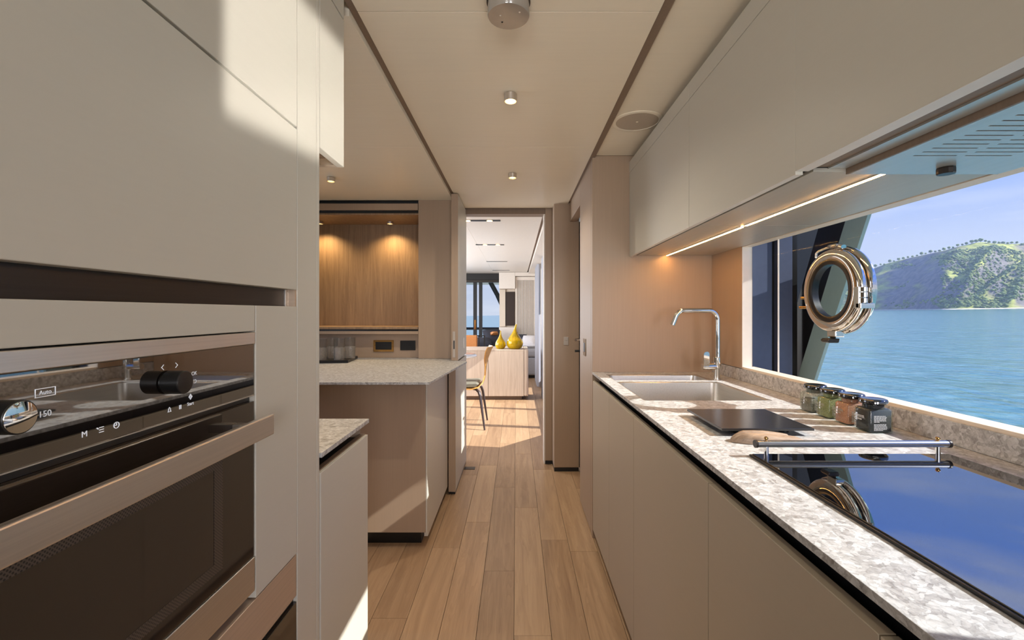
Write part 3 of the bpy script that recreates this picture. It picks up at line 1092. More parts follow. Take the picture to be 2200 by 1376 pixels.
for dy in (-0.0012, 0.0012):
    oline('panel_icon', [(0.625 + dy, 1.1178), (0.625 + dy, 1.1226)], 0.0005)
for dz in (-0.0026, 0.0, 0.0026):
    oline('panel_icon', [(0.5040, 1.1198 + dz), (0.5086, 1.1198 + dz)], 0.00045)
oline('panel_icon', [(0.5012, 1.1224), (0.5020, 1.1216)], 0.0006)
oline('panel_icon', [(0.5253 + 0.0034 * math.sin(k * PI / 10), 1.1200 + 0.0034 * math.cos(k * PI / 10)) for k in range(21)], 0.0004)
oline('panel_icon', [(0.5253, 1.1222), (0.5253, 1.1200), (0.5236, 1.1200)], 0.0004)

# appliance under the oven
wdw = empty('warming_drawer', (-0.72, 0.5, 0.05), 'bronze fronted drawer appliance below the oven', 'drawer')
box('carcass', -1.0, -0.483, 0.207, 0.955, 0.055, 0.758, DARK, wdw)
box('bronze_front', -0.482, LX - 0.001, 0.207, 0.955, 0.656, 0.7425, BRONZE, wdw, bevel=0.001)
box('shadow_slot', -0.482, -0.468, 0.207, 0.955, 0.6435, 0.6555, BLACK, wdw)
box('glass_front', -0.482, LX - 0.001, 0.207, 0.955, 0.055, 0.643, OVENDOOR, wdw, bevel=0.001)

# low cabinet with stone top
lc = empty('base_cabinet', (-0.78, 1.236, 0), 'low greige base cabinet with a recessed grip beside the tall unit', 'cabinet')
box('carcass', -1.06, -0.482, 1.068, 1.404, 0.05, 0.865, DARK, lc)
box('door', -0.481, -0.458, 1.0675, 1.405, 0.05, 0.8735, LACQ, lc, bevel=0.0012)
box('grip_profile', -0.4815, -0.4660, 1.0675, 1.404, 0.8736, 0.876, LAM_D, lc)
box('back_panel', -1.06, -0.4815, 1.4042, 1.4055, 0.05, 0.9085, LAM, lc)
box('plinth', -1.04, -0.52, 1.068, 1.400, 0.0, 0.05, BLACK, lc)
box('worktop', -1.06, -0.4555, 1.067, 1.411, 0.909, 0.921, STONE, None, bevel=0.001, label='short stone worktop on the low cabinet beside the tall unit', cat='worktop')

# ------------------------------------------------------------------ bar
bc = empty('bar_cabinet', (-1.0, 2.76, 0), 'low bar cabinet with a plain front panel under the stone bar top', 'cabinet')
box('carcass', -1.62, -0.49, 2.42, 3.11, 0.089, 0.893, DARK, bc)
box('front_panel', -1.62, -0.4775, 2.40, 2.4195, 0.089, 0.893, LAM, bc, bevel=0.001)
box('front_edge', -0.4770, -0.4695, 2.40, 2.4195, 0.089, 0.893, LACQ, bc, bevel=0.001)
box('side_panel', -0.4895, -0.4695, 2.4205, 3.112, 0.060, 0.893, LACQ, bc, bevel=0.001)
box('plinth', -1.60, -0.515, 2.47, 3.10, 0.0, 0.089, BLACK, bc)
bt = MB().prism([(-1.98, 2.236), (-0.4275, 2.236), (-0.346, 3.195), (-0.406, 3.236), (-0.47, 3.30), (-0.47, 3.388), (-0.735, 3.388), (-0.735, 3.452), (-1.98, 3.452)], 'z', 0.8945, 0.907)
obj('worktop', bt, STONE, None, bevel=0.0012, label='pale brown stone bar top with a slanting end by the sliding door', cat='worktop')

nb = empty('niche_cabinet', (-1.3, 3.6, 0.907), 'oak backed wall niche with a raised shutter above the bar', 'cabinet')
box('right_panel', -0.7285, -0.4645, 3.39, 3.44, 0.9075, 2.0875, LAM, nb, bevel=0.001)
box('left_panel', -1.99, -1.95, 3.39, 3.44, 0.9075, 2.0875, LAM, nb)
box('top_gap', -1.99, -0.729, 3.42, 3.44, 2.0125, 2.0875, DARK, nb)
box('shutter_rail', -1.95, -0.7335, 3.392, 3.42, 2.0150, 2.0635, LAM, nb, bevel=0.001)
box('shadow_gap', -1.95, -0.7300, 3.415, 3.42, 1.9925, 2.0150, BLACK, nb)
box('niche_top', -1.95, -0.7300, 3.40, 3.79, 1.980, 1.9922, OAKW, nb)
box('niche_back', -1.95, -0.7300, 3.78, 3.80, 1.1425, 1.980, OAKW, nb)
box('niche_side', -0.7298, -0.7150, 3.441, 3.80, 1.1255, 1.992, OAKW, nb)
box('shelf', -1.95, -0.7335, 3.394, 3.78, 1.1250, 1.1420, OAKW, nb, bevel=0.0015)
box('shadow_gap', -1.95, -0.7300, 3.42, 3.43, 1.1110, 1.1250, BLACK, nb)
box('lower_rail', -1.95, -0.7300, 3.393, 3.46, 1.0890, 1.1110, LAM, nb, bevel=0.001)
box('backsplash', -1.95, -0.7300, 3.4555, 3.475, 0.9075, 1.0890, LAM, nb)
box('backsplash_side', -0.7298, -0.7150, 3.441, 3.475, 0.9075, 1.111, LAM_D, nb)


def lamp_ring(name, x, y, z, r, h, label, group, watts, spot=True, cone=2.2, blend=0.9, col=(1.0, 0.74, 0.42)):
    t_ = empty(name, (x, y, z), label, 'light', group)
    hm_ = MB().lathe([(0, -0.002), (r, -0.002), (r, -h), (r - 0.003, -h), (r - 0.0045, -h * 0.4), (0, -h * 0.4)], (x, y, z), 'z', 36)
    obj('housing', hm_, STEEL, t_, smooth=True)
    obj('lamp_lens', MB().cyl(r - 0.006, -h * 0.55, -h * 0.42, (x, y, z), 'z', 28), LAMPGLOW, t_)
    l = lamp('spot', 'SPOT', (x, y, z - h - 0.004), watts, col, (0, 0, -1), spot_size=cone, spot_blend=blend, shadow_soft_size=0.012)
    l.parent = t_
    l.location = (0, 0, -h - 0.004)
    return t_


lamp_ring('niche_light', -1.014, 3.655, 1.980, 0.0245, 0.018, 'small steel spotlight under the niche top, right of two', None, 12, cone=2.3, col=(1.0, 0.70, 0.34))
lamp_ring('niche_light', -1.575, 3.655, 1.980, 0.0245, 0.018, 'small steel spotlight under the niche top, left one half hidden', None, 12, cone=2.3, col=(1.0, 0.70, 0.34))

so = empty('socket', (-1.006, 3.452, 0.953), 'gold framed double socket on the backsplash behind the bar', 'socket')
sm_ = MB().slab([-1.083, -1.066, -0.946, -0.929], [0.953, 0.969, 1.027, 1.041], 0, 0.008, lambda i, j: i == 1 and j == 1)
for v in sm_.bm.verts:
    v.co = Vector((v.co.x, 3.4553 - v.co.z, v.co.y))
bmesh.ops.recalc_face_normals(sm_.bm, faces=sm_.bm.faces)
obj('frame', sm_, GOLD, so, bevel=0.002)
box('insert', -1.066, -0.946, 3.451, 3.4553, 0.969, 1.027, BLACK, so, bevel=0.001)
so = empty('socket', (-0.822, 3.452, 0.964), 'black socket plate on the backsplash, right of the gold one', 'socket')
box('plate', -0.880, -0.764, 3.449, 3.4553, 0.964, 1.037, BLACK, so, bevel=0.003)
obj('slot_bar', MB().box(-0.852, -0.792, 3.4465, 3.449, 1.008, 1.014), DARK, so, bevel=0.001)

# tray with tumblers
ty = empty('tray', (-1.5, 3.2, 0.908), 'black rectangular tray under the tumblers on the bar top', 'tray')
M_ = Matrix.Translation((-1.50, 3.20, 0)) @ Matrix.Rotation(0.13, 4, 'Z')
tb = MB().box(-0.34, 0.34, -0.155, 0.155, 0.9078, 0.912)
for a in ((-0.34, 0.34, -0.155, -0.149), (-0.34, 0.34, 0.149, 0.155), (0.334, 0.34, -0.149, 0.149), (-0.34, -0.334, -0.149, 0.149)):
    tb.box(a[0], a[1], a[2], a[3], 0.912, 0.926)
for v in tb.bm.verts:
    v.co = M_ @ v.co
obj('tray_base', tb, BLACK, ty, bevel=0.001)
t0 = None
tum_lab = ['cut crystal tumbler in the front row on the tray, nearest the right end', 'cut crystal tumbler in the front row beside the tall cabinet edge',
           'cut crystal tumbler in the back row at the right end of the tray', 'cut crystal tumbler in the back row between the two front tumblers']
for i, (x, y) in enumerate(((-1.218, 3.13), (-1.335, 3.115), (-1.185, 3.245), (-1.305, 3.235))):
    if t0 is None:
        t0 = empty('tumbler', (x, y, 0.912), tum_lab[0], 'glass', 'tumblers on the bar tray')
        obj('bowl', MB().lathe([(0, 0.001), (0.032, 0.001), (0.0345, 0.012), (0.038, 0.16), (0.0355, 0.16), (0.033, 0.02), (0, 0.016)], (x, y, 0.912), 'z', 28), TUMGL, t0, smooth=True)
        obj('cut_pattern', MB().lathe([(0.0352, 0.014), (0.0358, 0.016), (0.0374, 0.098), (0.0368, 0.100)], (x, y, 0.912), 'z', 28), CRYSTAL, t0, smooth=True)
    else:
        q = copy_tree(t0)
        q.location = (x, y, 0.912)
        q['label'] = tum_lab[i]

# ================================================================== RIGHT SIDE OF THE GALLEY
RX = 0.4235
units = [(2.0785, 2.515, 'narrow shaded greige base cabinet under the small sink bowl, next to the end wall'),
         (1.6435, 2.0775, 'narrow shaded greige base cabinet under the large sink bowl'),
         (1.0045, 1.6425, 'wide shaded greige base cabinet below the black board on the worktop'),
         (0.5315, 1.0035, 'shaded greige base cabinet under the hob, cut by the lower edge of view'),
         (-0.20, 0.5305, 'shaded greige base cabinet nearest the camera below the hob')]
for y0, y1, lb in units:
    u = empty('base_cabinet', (0.75, (y0 + y1) / 2, 0), lb, 'cabinet')
    top = 0.60 if y0 > 1.6 else 0.86
    box('carcass', 0.4465, 1.06, y0, y1, 0.05, top, DARK, u)
    if top < 0.7:
        box('back_rail', 0.4465, 0.462, y0, y1, top, 0.86, DARK, u)
    box('door', RX, 0.445, y0 + 0.0007, y1 - 0.0007, 0.050, 0.8735, LACQ_SHADE, u, bevel=0.001)
    box('plinth', 0.485, 0.50, y0, y1, 0.0, 0.05, BLACK, u)
    box('grip_channel', 0.462, 0.47, y0, y1, 0.8605, 0.9075, BLACK, u)

# stone worktop with the two sink cut-outs, and its upstand
XS = [0.4215, 0.478, 0.958, WX]
YS = [-1.5, 1.700, 2.170, 2.212, 2.425, YE - 0.001]
wt = empty('worktop', (0.75, 0.5, 0.9085), 'long grey breccia stone worktop under the window with sink cut outs', 'worktop')
obj('slab', MB().slab(XS, YS, 0.9085, 0.921, lambda i, j: i == 1 and j in (1, 3)), STONE, wt, bevel=0.0006)
box('upstand', WX - 0.0005, 1.103, -1.5, YE - 0.001, 0.9212, 0.979, STONE, wt, bevel=0.001)


def bowl(x0, x1, y0, y1, zt, zb, rad, inset=0.008):
    """rounded rectangular basin, open at the top, with wall thickness"""
    mb = MB()

    def ring(off, z, r):
        pts = []
        for cx, cy, a0 in ((x1 - off - r, y1 - off - r, 0), (x0 + off + r, y1 - off - r, PI / 2), (x0 + off + r, y0 + off + r, PI), (x1 - off - r, y0 + off + r, 1.5 * PI)):
            for k in range(7):
                a = a0 + k * PI / 12
                pts.append(mb.bm.verts.new((cx + r * math.cos(a), cy + r * math.sin(a), z)))
        return pts
    rings = [ring(0.0, zt, 0.012), ring(0.004, zt, 0.012), ring(inset, zt - 0.004, rad), ring(inset + 0.004, zb + 0.02, rad), ring(inset + 0.02, zb + 0.002, rad), ring(inset + 0.06, zb, rad)]
    for A, B in zip(rings[:-1], rings[1:]):
        n = len(A)
        for k in range(n):
            mb.bm.faces.new((A[k], A[(k + 1) % n], B[(k + 1) % n], B[k]))
    mb.bm.faces.new(rings[-1])
    bmesh.ops.recalc_face_normals(mb.bm, faces=mb.bm.faces)
    for f in mb.bm.faces:
        f.normal_flip()
    return mb


sk = empty('sink', (0.72, 2.05, 0.74), 'double steel sink set into the stone worktop by the end wall', 'sink')
obj('large_bowl', bowl(0.4785, 0.9575, 1.7005, 2.1695, 0.9200, 0.745, 0.028), SINKST, sk, smooth=True)
obj('small_bowl', bowl(0.4785, 0.9575, 2.2125, 2.4245, 0.9200, 0.83, 0.024), SINKST, sk, smooth=True)
dm = MB().cyl(0.045, 0.7465, 0.749, (0.72, 1.95, 0), 'z')
obj('drain', dm, CHROME, sk, smooth=True)
om = MB().slab([1.830, 1.834, 1.866, 1.870], [0.858, 0.862, 0.878, 0.882], 0, 0.002, lambda i, j: i == 1 and j == 1)
for v in om.bm.verts:
    v.co = Vector((0.9488 - v.co.z, v.co.x, v.co.y))
bmesh.ops.recalc_face_normals(om.bm, faces=om.bm.faces)
obj('overflow', om, CHROME, sk)

# mixer tap
fx, fy = 0.985, 2.232
fa = empty('faucet', (fx, fy, 0.921), 'tall chrome mixer tap with a square bent spout behind the sink', 'faucet')
fb = MB().cyl(0.019, 0.921, 0.926, (fx, fy, 0), 'z').cyl(0.0135, 0.926, 0.975, (fx, fy, 0), 'z').cyl(0.0175, 0.975, 1.032, (fx, fy, 0), 'z', bev=0.002)
obj('body', fb, CHROME, fa, smooth=True)
p = [(fx + 0.004, fy, 1.025), (fx + 0.004, fy, 1.215)]
p += arc((fx - 0.041, fy, 1.215), 0.045, 0, PI / 2, 8, (1, 0, 0), (0, 0, 1))
p += [(fx - 0.15, fy, 1.260)]
p += arc((fx - 0.160, fy, 1.215), 0.045, PI / 2, PI * 0.93, 7, (1, 0, 0), (0, 0, 1))[1:]
last = Vector(p[-1])
p += [last + Vector((-0.014, 0, -0.036))]
obj('spout', MB().tube(p, 0.0115, seg=18), CHROME, fa, smooth=True)
obj('valve', MB().tube([(fx - 0.004, fy, 0.985), (fx - 0.066, fy, 0.985)], 0.0165, seg=24), CHROME, fa, smooth=True)
lv = MB().prism([(fx - 0.072, 0.988), (fx - 0.044, 0.988), (fx - 0.044, 1.048), (fx - 0.047, 1.056), (fx - 0.058, 1.060), (fx - 0.069, 1.056), (fx - 0.072, 1.048)], 'y', fy - 0.018, fy - 0.012)
obj('lever', lv, CHROME, fa, bevel=0.001)
obj('valve_cap', MB().tube([(fx - 0.066, fy, 0.985), (fx - 0.072, fy, 0.985)], 0.0145, seg=24), CHROME, fa, smooth=True)

# hob with rail
hb_ = empty('hob', (0.762, 0.65, 0.921), 'glossy black glass hob reflecting blue sky in the worktop', 'hob')
box('frame', 0.533, 0.990, 0.240, 1.042, 0.9212, 0.9262, BLACK, hb_, bevel=0.0015)
box('glass', 0.538, 0.985, 0.245, 1.037, 0.9263, 0.9282, HOBGL, hb_, bevel=0.0008)
rl = empty('hob_rail', (0.762, 1.03, 0.921), 'polished steel safety rail on two posts behind the hob', 'rail')
ry = 1.034
obj('bar', MB().tube([(0.545, ry, 0.9515), (0.982, ry, 0.9515)], 0.0078, seg=18), RAILST, rl, smooth=True)
for x in (0.5445, 0.9825):
    obj('end_cap', MB().cyl(0.0088, -0.0025, 0.0025, (x, ry, 0.9515), 'x', 20), DKMETAL, rl, smooth=True)
for x in (0.568, 0.958):
    obj('post', MB().cyl(0.0052, 0.9284, 0.9500, (x, ry, 0), 'z', 16), CHROME, rl, smooth=True)
    obj('finial', MB().lathe([(0, 0.0655), (0.0028, 0.0650), (0.0046, 0.0625), (0.0046, 0.0600), (0.0026, 0.0575), (0.0030, 0.0560), (0, 0.0560)], (x, ry, 0.9030), 'z', 16), GOLD, rl, smooth=True)

# black board on feet
bd = empty('chopping_board', (0.668, 1.33, 0.921), 'black square board on low feet lying on the stone worktop', 'board')
box('plate', 0.545, 0.792, 1.208, 1.452, 0.9355, 0.9425, BOARDGL, bd, bevel=0.001)
for x, y in ((0.60, 1.26), (0.74, 1.26), (0.60, 1.40), (0.74, 1.40)):
    obj('foot', MB().cyl(0.014, 0.9212, 0.9354, (x, y, 0), 'z', 16), BLACK, bd)

# leaf shaped wooden bowl, upside down
lf = MB()
nu, nv = 34, 40
gv = []
for i in range(nu + 1):
    u = i / nu
    half = 0.034 * min(1.0, (u / 0.42 + 0.004)) ** 0.55 * (1 - 0.14 * u)
    x = 0.545 + 0.155 * u
    row = []
    for j in range(nv + 1):
        a = PI * j / nv
        c = math.cos(a)
        groove = 0.0085 * math.exp(-((c + 0.22) / 0.11) ** 2) * min(1, u * 4)
        hgt = 0.0275 * (min(1, u / 0.22) ** 0.5) * (1 - 0.22 * max(0, u - 0.55) / 0.45)
        z = 0.9215 + hgt * (math.sin(a) ** 0.62) - groove * math.sin(a)
        y = 1.160 + half * c * 1.0 - 0.010 * u
        endk = max(0.0, (u - 0.55) / 0.45) ** 2
        row.append(lf.bm.verts.new((x - endk * (0.016 + 0.016 * c - 0.022 * (1 - math.sin(a)) * (c < 0)), y, z)))
    gv.append(row)
for i in range(nu):
    for j in range(nv):
        lf.bm.faces.new((gv[i][j], gv[i + 1][j], gv[i + 1][j + 1], gv[i][j + 1]))
bmesh.ops.contextual_create(lf.bm, geom=[e for e in lf.bm.edges if e.is_boundary])
bmesh.ops.recalc_face_normals(lf.bm, faces=lf.bm.faces)
obj('wooden_dish', lf, LEAFW, None, smooth=True, label='leaf shaped olive wood dish lying between the black board and the hob', cat='dish')

# four square spice jars
jars = [(1.512, PEPPER, 0.040, 'square glass spice jar with grey contents, farthest from the camera', True),
        (1.429, HERB, 0.0575, 'square glass spice jar filled with green herbs', True),
        (1.348, PINK, 0.0585, 'square glass spice jar filled with orange pink salt', True),
        (1.266, SALTB, 0.0595, 'square glass spice jar of black grains with a white printed label, nearest', True)]
jx = 0.993


def rrect(mb, hw, z, r):
    pts = []
    for sx, sy, a0 in ((1, 1, 0), (-1, 1, PI / 2), (-1, -1, PI), (1, -1, 1.5 * PI)):
        for k in range(4):
            a = a0 + k * PI / 6
            pts.append(mb.bm.verts.new((jx + sx * (hw - r) + r * math.cos(a), jy + sy * (hw * 0.9 - r) + r * math.sin(a), z)))
    return pts


def skin(mb, rings, cap0=True, cap1=True):
    for A, B in zip(rings[:-1], rings[1:]):
        n = len(A)
        for k in range(n):
            mb.bm.faces.new((A[k], A[(k + 1) % n], B[(k + 1) % n], B[k]))
    if cap0:
        mb.bm.faces.new(rings[0][::-1])
    if cap1:
        mb.bm.faces.new(rings[-1])
    bmesh.ops.recalc_face_normals(mb.bm, faces=mb.bm.faces)


for n, (jy, content, hgt, lb, pr) in enumerate(jars):
    j = empty('spice_jar', (jx, jy, 0.921), lb, 'jar', 'square spice jars along the upstand')
    mb = MB()
    skin(mb, [rrect(mb, 0.0315, 0.9214, 0.006), rrect(mb, 0.0335, 0.9235, 0.006), rrect(mb, 0.0335, 0.981, 0.006), rrect(mb, 0.030, 0.986, 0.008), rrect(mb, 0.0262, 0.988, 0.0235), rrect(mb, 0.0262, 0.9975, 0.0235)], True, False)
    obj('glass_body', mb, JARGL, j, smooth=True)
    mb = MB()
    skin(mb, [rrect(mb, 0.0305, 0.9255, 0.005), rrect(mb, 0.0305, 0.9255 + hgt - 0.004, 0.005), rrect(mb, 0.028, 0.9255 + hgt, 0.008)])
    mb.lathe([(0, 0.9845), (0.0245, 0.9845), (0.0245, 0.9955), (0, 0.9955)], (jx, jy, 0), 'z', 24)
    obj('contents', mb, content, j, smooth=True)
    obj('lid', MB().lathe([(0, 0.0005), (0.031, 0.0005), (0.0335, 0.003), (0.0335, 0.0095), (0.032, 0.0125), (0.029, 0.0138), (0.0265, 0.0130), (0, 0.0130)], (jx, jy, 0.9975), 'z', 36), LIDM, j, smooth=True)
    # printed lines: front face and side face
    lm = MB()
    yf = jy - 0.0335 * 0.9 - 0.0002
    rj = random.Random(n + 3)
    if n == 3:
        rows = [0.968, 0.9648, 0.9616, 0.9584, 0.9552, 0.952, 0.9455, 0.9423, 0.9391, 0.9359, 0.9327, 0.9295]
        ends = [0.90, 1.0, 1.0, 0.92, 0.96, 0.42, 0.92, 1.0, 0.98, 1.0, 0.95, 0.68]
    else:
        rows = [0.962 - 0.0032 * k for k in range(10)]
        ends = [rj.uniform(0.6, 1) for k in range(10)]
    for zr, en in zip(rows, ends):
        x = jx - 0.0215
        xe = x + 0.036 * en
        while x < xe - 0.002:
            w_ = min(rj.uniform(0.003, 0.008), xe - x)
            lm.box(x, x + w_, yf - 0.0002, yf, zr - 0.00085, zr + 0.00085)
            x += w_ + 0.0011
    xs_ = jx - 0.0337
    for zr, en, h_ in ((0.9640, 0.70, 0.0011), (0.9605, 0.72, 0.0011), (0.9572, 0.80, 0.0002), (0.9535, 0.55, 0.0016)):
        y = jy + 0.026
        ye = y - 0.052 * en
        while y > ye + 0.002:
            w_ = min(rj.uniform(0.003, 0.008), y - ye)
            if h_ < 0.0005:
                w_ = y - ye
            lm.box(xs_ - 0.0002, xs_, y - w_, y, zr - h_, zr + h_)
            y -= w_ + 0.0011
    for z_ in (0.9300, 0.9345, 0.9390, 0.9435):
        lm.box(xs_ - 0.0002, xs_, jy + 0.0175, jy + 0.0255, z_, z_ + 0.0022)
    obj('label_print', lm, JARPRINT if n == 3 else FADED, j)

# ------------------------------------------------------------------ porthole in the window
pc = (0, 1.557, 1.325)
po = empty('porthole', (1.09, 1.557, 1.325), 'round polished nickel opening porthole mounted on the galley window', 'porthole')
obj('outer_ring', MB().lathe([(0.128, 1.1175), (0.149, 1.1175), (0.1505, 1.111), (0.1485, 1.103), (0.142, 1.099), (0.128, 1.098), (0.126, 1.104)], pc, 'x', 96), WARMCHROME, po, smooth=True)
obj('shadow_joint', MB().lathe([(0.118, 1.099), (0.136, 1.099), (0.136, 1.0935), (0.118, 1.0935)], pc, 'x', 96), BLACK, po)
obj('hinged_ring', MB().lathe([(0.107, 1.0935), (0.1395, 1.0935), (0.1420, 1.089), (0.1415, 1.078), (0.1375, 1.071), (0.131, 1.0680), (0.113, 1.0665), (0.107, 1.069)], pc, 'x', 96), WARMCHROME, po, smooth=True)
obj('gasket', MB().lathe([(0.1085, 1.0935), (0.1085, 1.0685), (0.105, 1.0672), (0.092, 1.0682), (0.0895, 1.0705), (0.0895, 1.0935)], pc, 'x', 96), BLACK, po, smooth=True)
obj('port_glass', MB().cyl(0.0892, 1.080, 1.086, pc, 'x', 72), GLASS, po)
cy, cz = pc[1], pc[2]
# top clasp
cm = MB().tube([(1.083, cy - 0.052, cz + 0.143), (1.083, cy - 0.02, cz + 0.152), (1.083, cy + 0.012, cz + 0.152)], 0.010, seg=14, flat=(0.9, 0.7))
obj('clasp_plate', cm, CHROME, po, smooth=True)
for dy in (-0.030, 0.005):
    obj('clasp_screw', MB().cyl(0.0055, 1.0715, 1.0745, (0, cy + dy, cz + 0.151), 'x', 18), CHROME, po, smooth=True)
cm = MB().tube([(1.080, cy + 0.010, cz + 0.151), (1.078, cy + 0.035, cz + 0.148), (1.076, cy + 0.062, cz + 0.143), (1.074, cy + 0.072, cz + 0.136), (1.074, cy + 0.073, cz + 0.120)], 0.0042, seg=10)
obj('clasp_arm', cm, CHROME, po, smooth=True)
# hinge on the near side
hm = MB()
for z0, z1 in ((-0.045, -0.030), (-0.028, -0.012), (-0.010, 0.004)):
    hm.cyl(0.010, cz + z0, cz + z1, (1.078, cy - 0.146, 0), 'z', 18)
hm.box(1.066, 1.110, cy - 0.149, cy - 0.128, cz - 0.062, cz - 0.046)
hm.box(1.066, 1.074, cy - 0.140, cy - 0.118, cz - 0.060, cz + 0.006)
obj('hinge', hm, CHROME, po, bevel=0.001)
# pins on the far side and the knob below
for dz, ln in ((-0.020, 0.018), (-0.056, 0.026)):
    obj('pin', MB().tube([(1.085, cy + 0.135, cz + dz), (1.078, cy + 0.145 + ln, cz + dz)], 0.0055, seg=12), GOLD, po, smooth=True)
km = MB().box(1.072, 1.102, cy - 0.030, cy + 0.014, cz - 0.158, cz - 0.136)
obj('latch_block', km, WARMCHROME, po, bevel=0.003)
km = MB().tube([(1.085, cy + 0.002, cz - 0.157), (1.085, cy + 0.002, cz - 0.163)], 0.009, seg=16)
km.prism([(1.060, cz - 0.178), (1.092, cz - 0.178), (1.096, cz - 0.163), (1.060, cz - 0.163), (1.054, cz - 0.170)], 'y', cy - 0.018, cy + 0.022)
obj('latch_knob', km, DKMETAL, po, bevel=0.003)

# ------------------------------------------------------------------ wall cabinets over the worktop
UX = 0.626
for y0, y1, lb in ((1.6515, 2.516, 'greige wall cabinet in the far corner above the sink'), (1.0205, 1.6485, 'greige wall cabinet between the corner cabinet and the extractor hood')):
    u = empty('wall_cabinet', (0.85, (y0 + y1) / 2, 1.56), lb, 'cabinet')
    box('carcass', 0.665, WX, y0, y1, 1.575, 2.078, DARK, u)
    box('grip_channel', 0.648, 0.664, y0, y1, 1.590, 2.02, DARK, u)
    box('door', UX, 0.643, y0, y1, 1.5606, 2.0205, LACQ, u, bevel=0.0006)
    box('door_edge', UX + 0.0004, 0.643, y0, y1, 1.5596, 1.5605, PALE, u)
    box('top_fascia', UX, 0.643, y0, y1 + (0.003 if y1 > 2 else 0.001), 2.0228, 2.084, LACQ, u, bevel=0.001)
    box('under_panel', 0.666, WX - 0.002, y0 - 0.0005, y1, 1.5660, 1.5748, UNDERST, u, bevel=0.001)
for y0, y1, lb in ((1.668, 2.500, 'warm led strip under the corner wall cabinet above the sink'), (1.0225, 1.645, 'warm led strip under the wall cabinet nearer the hood')):
    q = empty('led_strip', (0.829, (y0 + y1) / 2, 1.562), lb, 'light', 'led strips under the wall cabinets')
    box('diffuser', 0.8245, 0.8335, y0, y1, 1.5622, 1.5658, LED, q)
    box('channel', 0.8225, 0.8245, y0, y1, 1.5630, 1.5659, STEEL, q)
    box('channel', 0.8335, 0.8355, y0, y1, 1.5630, 1.5659, STEEL, q)
hu = empty('extractor_hood', (0.85, 0.4, 1.56), 'extractor hood cabinet with a slotted glossy underside over the hob', 'hood')
box('carcass', 0.737, WX, -0.9, 1.019, 1.585, 2.078, DARK, hu)
box('door', UX, 0.655, -0.9, 1.0198, 1.5676, 2.0205, LACQ, hu, bevel=0.0004)
box('door_edge', UX + 0.0004, 0.655, -0.9, 1.0198, 1.5666, 1.5675, PALE, hu)
box('top_fascia', UX, 0.655, -0.9, 1.0205, 2.0228, 2.084, LACQ, hu, bevel=0.001)
box('grip_channel', 0.655, 0.698, -0.9, 1.019, 1.576, 1.60, LAM_D, hu)
box('inner_strip', 0.698, 0.737, -0.9, 1.019, 1.572, 1.62, HOODST, hu)
box('edge_strip', 0.7385, 0.744, -0.9, 1.0195, 1.5595, 1.584, LAM_D, hu)
XS2 = [0.744, 0.783, 0.868, 0.885, 0.977, 1.076]
YS2 = [-0.88]
rows_ = [0.895 - 0.0205 * k for k in range(18)][::-1]
for y in rows_:
    YS2 += [y, y + 0.0045]
YS2 += [1.018]
obj('under_panel', MB().slab(XS2, YS2, 1.5595, 1.5625, lambda i, j: i in (1, 3) and j % 2 == 1), HOODST, hu)
box('filter_box', 0.746, 1.075, -0.88, 1.017, 1.574, 1.584, DARK, hu)
kb = MB().lathe([(0, 0), (0.0155, 0), (0.0165, -0.003), (0.0165, -0.012), (0.015, -0.014), (0, -0.014)], (0.918, 0.972, 1.5594), 'z', 12)
obj('hood_knob', kb, DKMETAL, hu)

# ------------------------------------------------------------------ ceiling fittings
lamp_ring('ceiling_downlight', -0.022, 1.779, 2.105, 0.0255, 0.030, 'steel ring downlight on the ceiling behind the smoke detector', None, 20, cone=2.6, blend=1.0, col=(1.0, 0.9, 0.74))
lamp_ring('ceiling_downlight', -0.023, 2.797, 2.105, 0.0258, 0.028, 'steel ring downlight on the ceiling nearest the saloon doorway', None, 20, cone=2.6, blend=1.0, col=(1.0, 0.9, 0.74))
lamp_ring('ceiling_downlight', -1.148, 2.82, 2.088, 0.0245, 0.026, 'steel ring downlight on the side ceiling over the bar', None, 14, cone=2.6, blend=1.0, col=(1.0, 0.9, 0.74))

sd = empty('smoke_detector', (-0.021, 1.2475, 2.105), 'round smoked glass detector puck on the galley ceiling', 'detector')
obj('base_ring', MB().lathe([(0, -0.001), (0.060, -0.001), (0.060, -0.006), (0.0575, -0.008), (0, -0.008)], (-0.021, 1.2475, 2.105), 'z', 64), DKMETAL, sd, smooth=True)
obj('puck', MB().lathe([(0, -0.008), (0.0565, -0.008), (0.0575, -0.041), (0.0555, -0.044), (0, -0.044)], (-0.021, 1.2475, 2.105), 'z', 64), SMOKE, sd, smooth=True)
for dx, dy in ((-0.022, -0.006), (-0.018, 0.022), (0.030, -0.020)):
    obj('sensor', MB().cyl(0.0026, -0.0452, -0.0442, (-0.021 + dx, 1.2475 + dy, 2.105), 'z', 14), DARK if dy > 0 else CREAM, sd)

cs = empty('ceiling_speaker', (0.548, 2.063, 2.117), 'round flush speaker grille in the soffit beside the wall cabinets', 'speaker')
obj('rim', MB().lathe([(0.094, 0.0), (0.112, 0.0), (0.112, -0.002), (0.108, -0.0035), (0.095, -0.0035), (0.094, -0.0015)], (0.548, 2.063, 2.117), 'z', 64), CEIL, cs, smooth=True)
obj('grille', MB().cyl(0.0938, -0.0022, -0.0004, (0.548, 2.063, 2.117), 'z', 64), SPKR, cs)
obj('badge', MB().cyl(0.005, -0.0032, -0.0022, (0.548, 2.063, 2.117), 'z', 16), CEIL, cs)

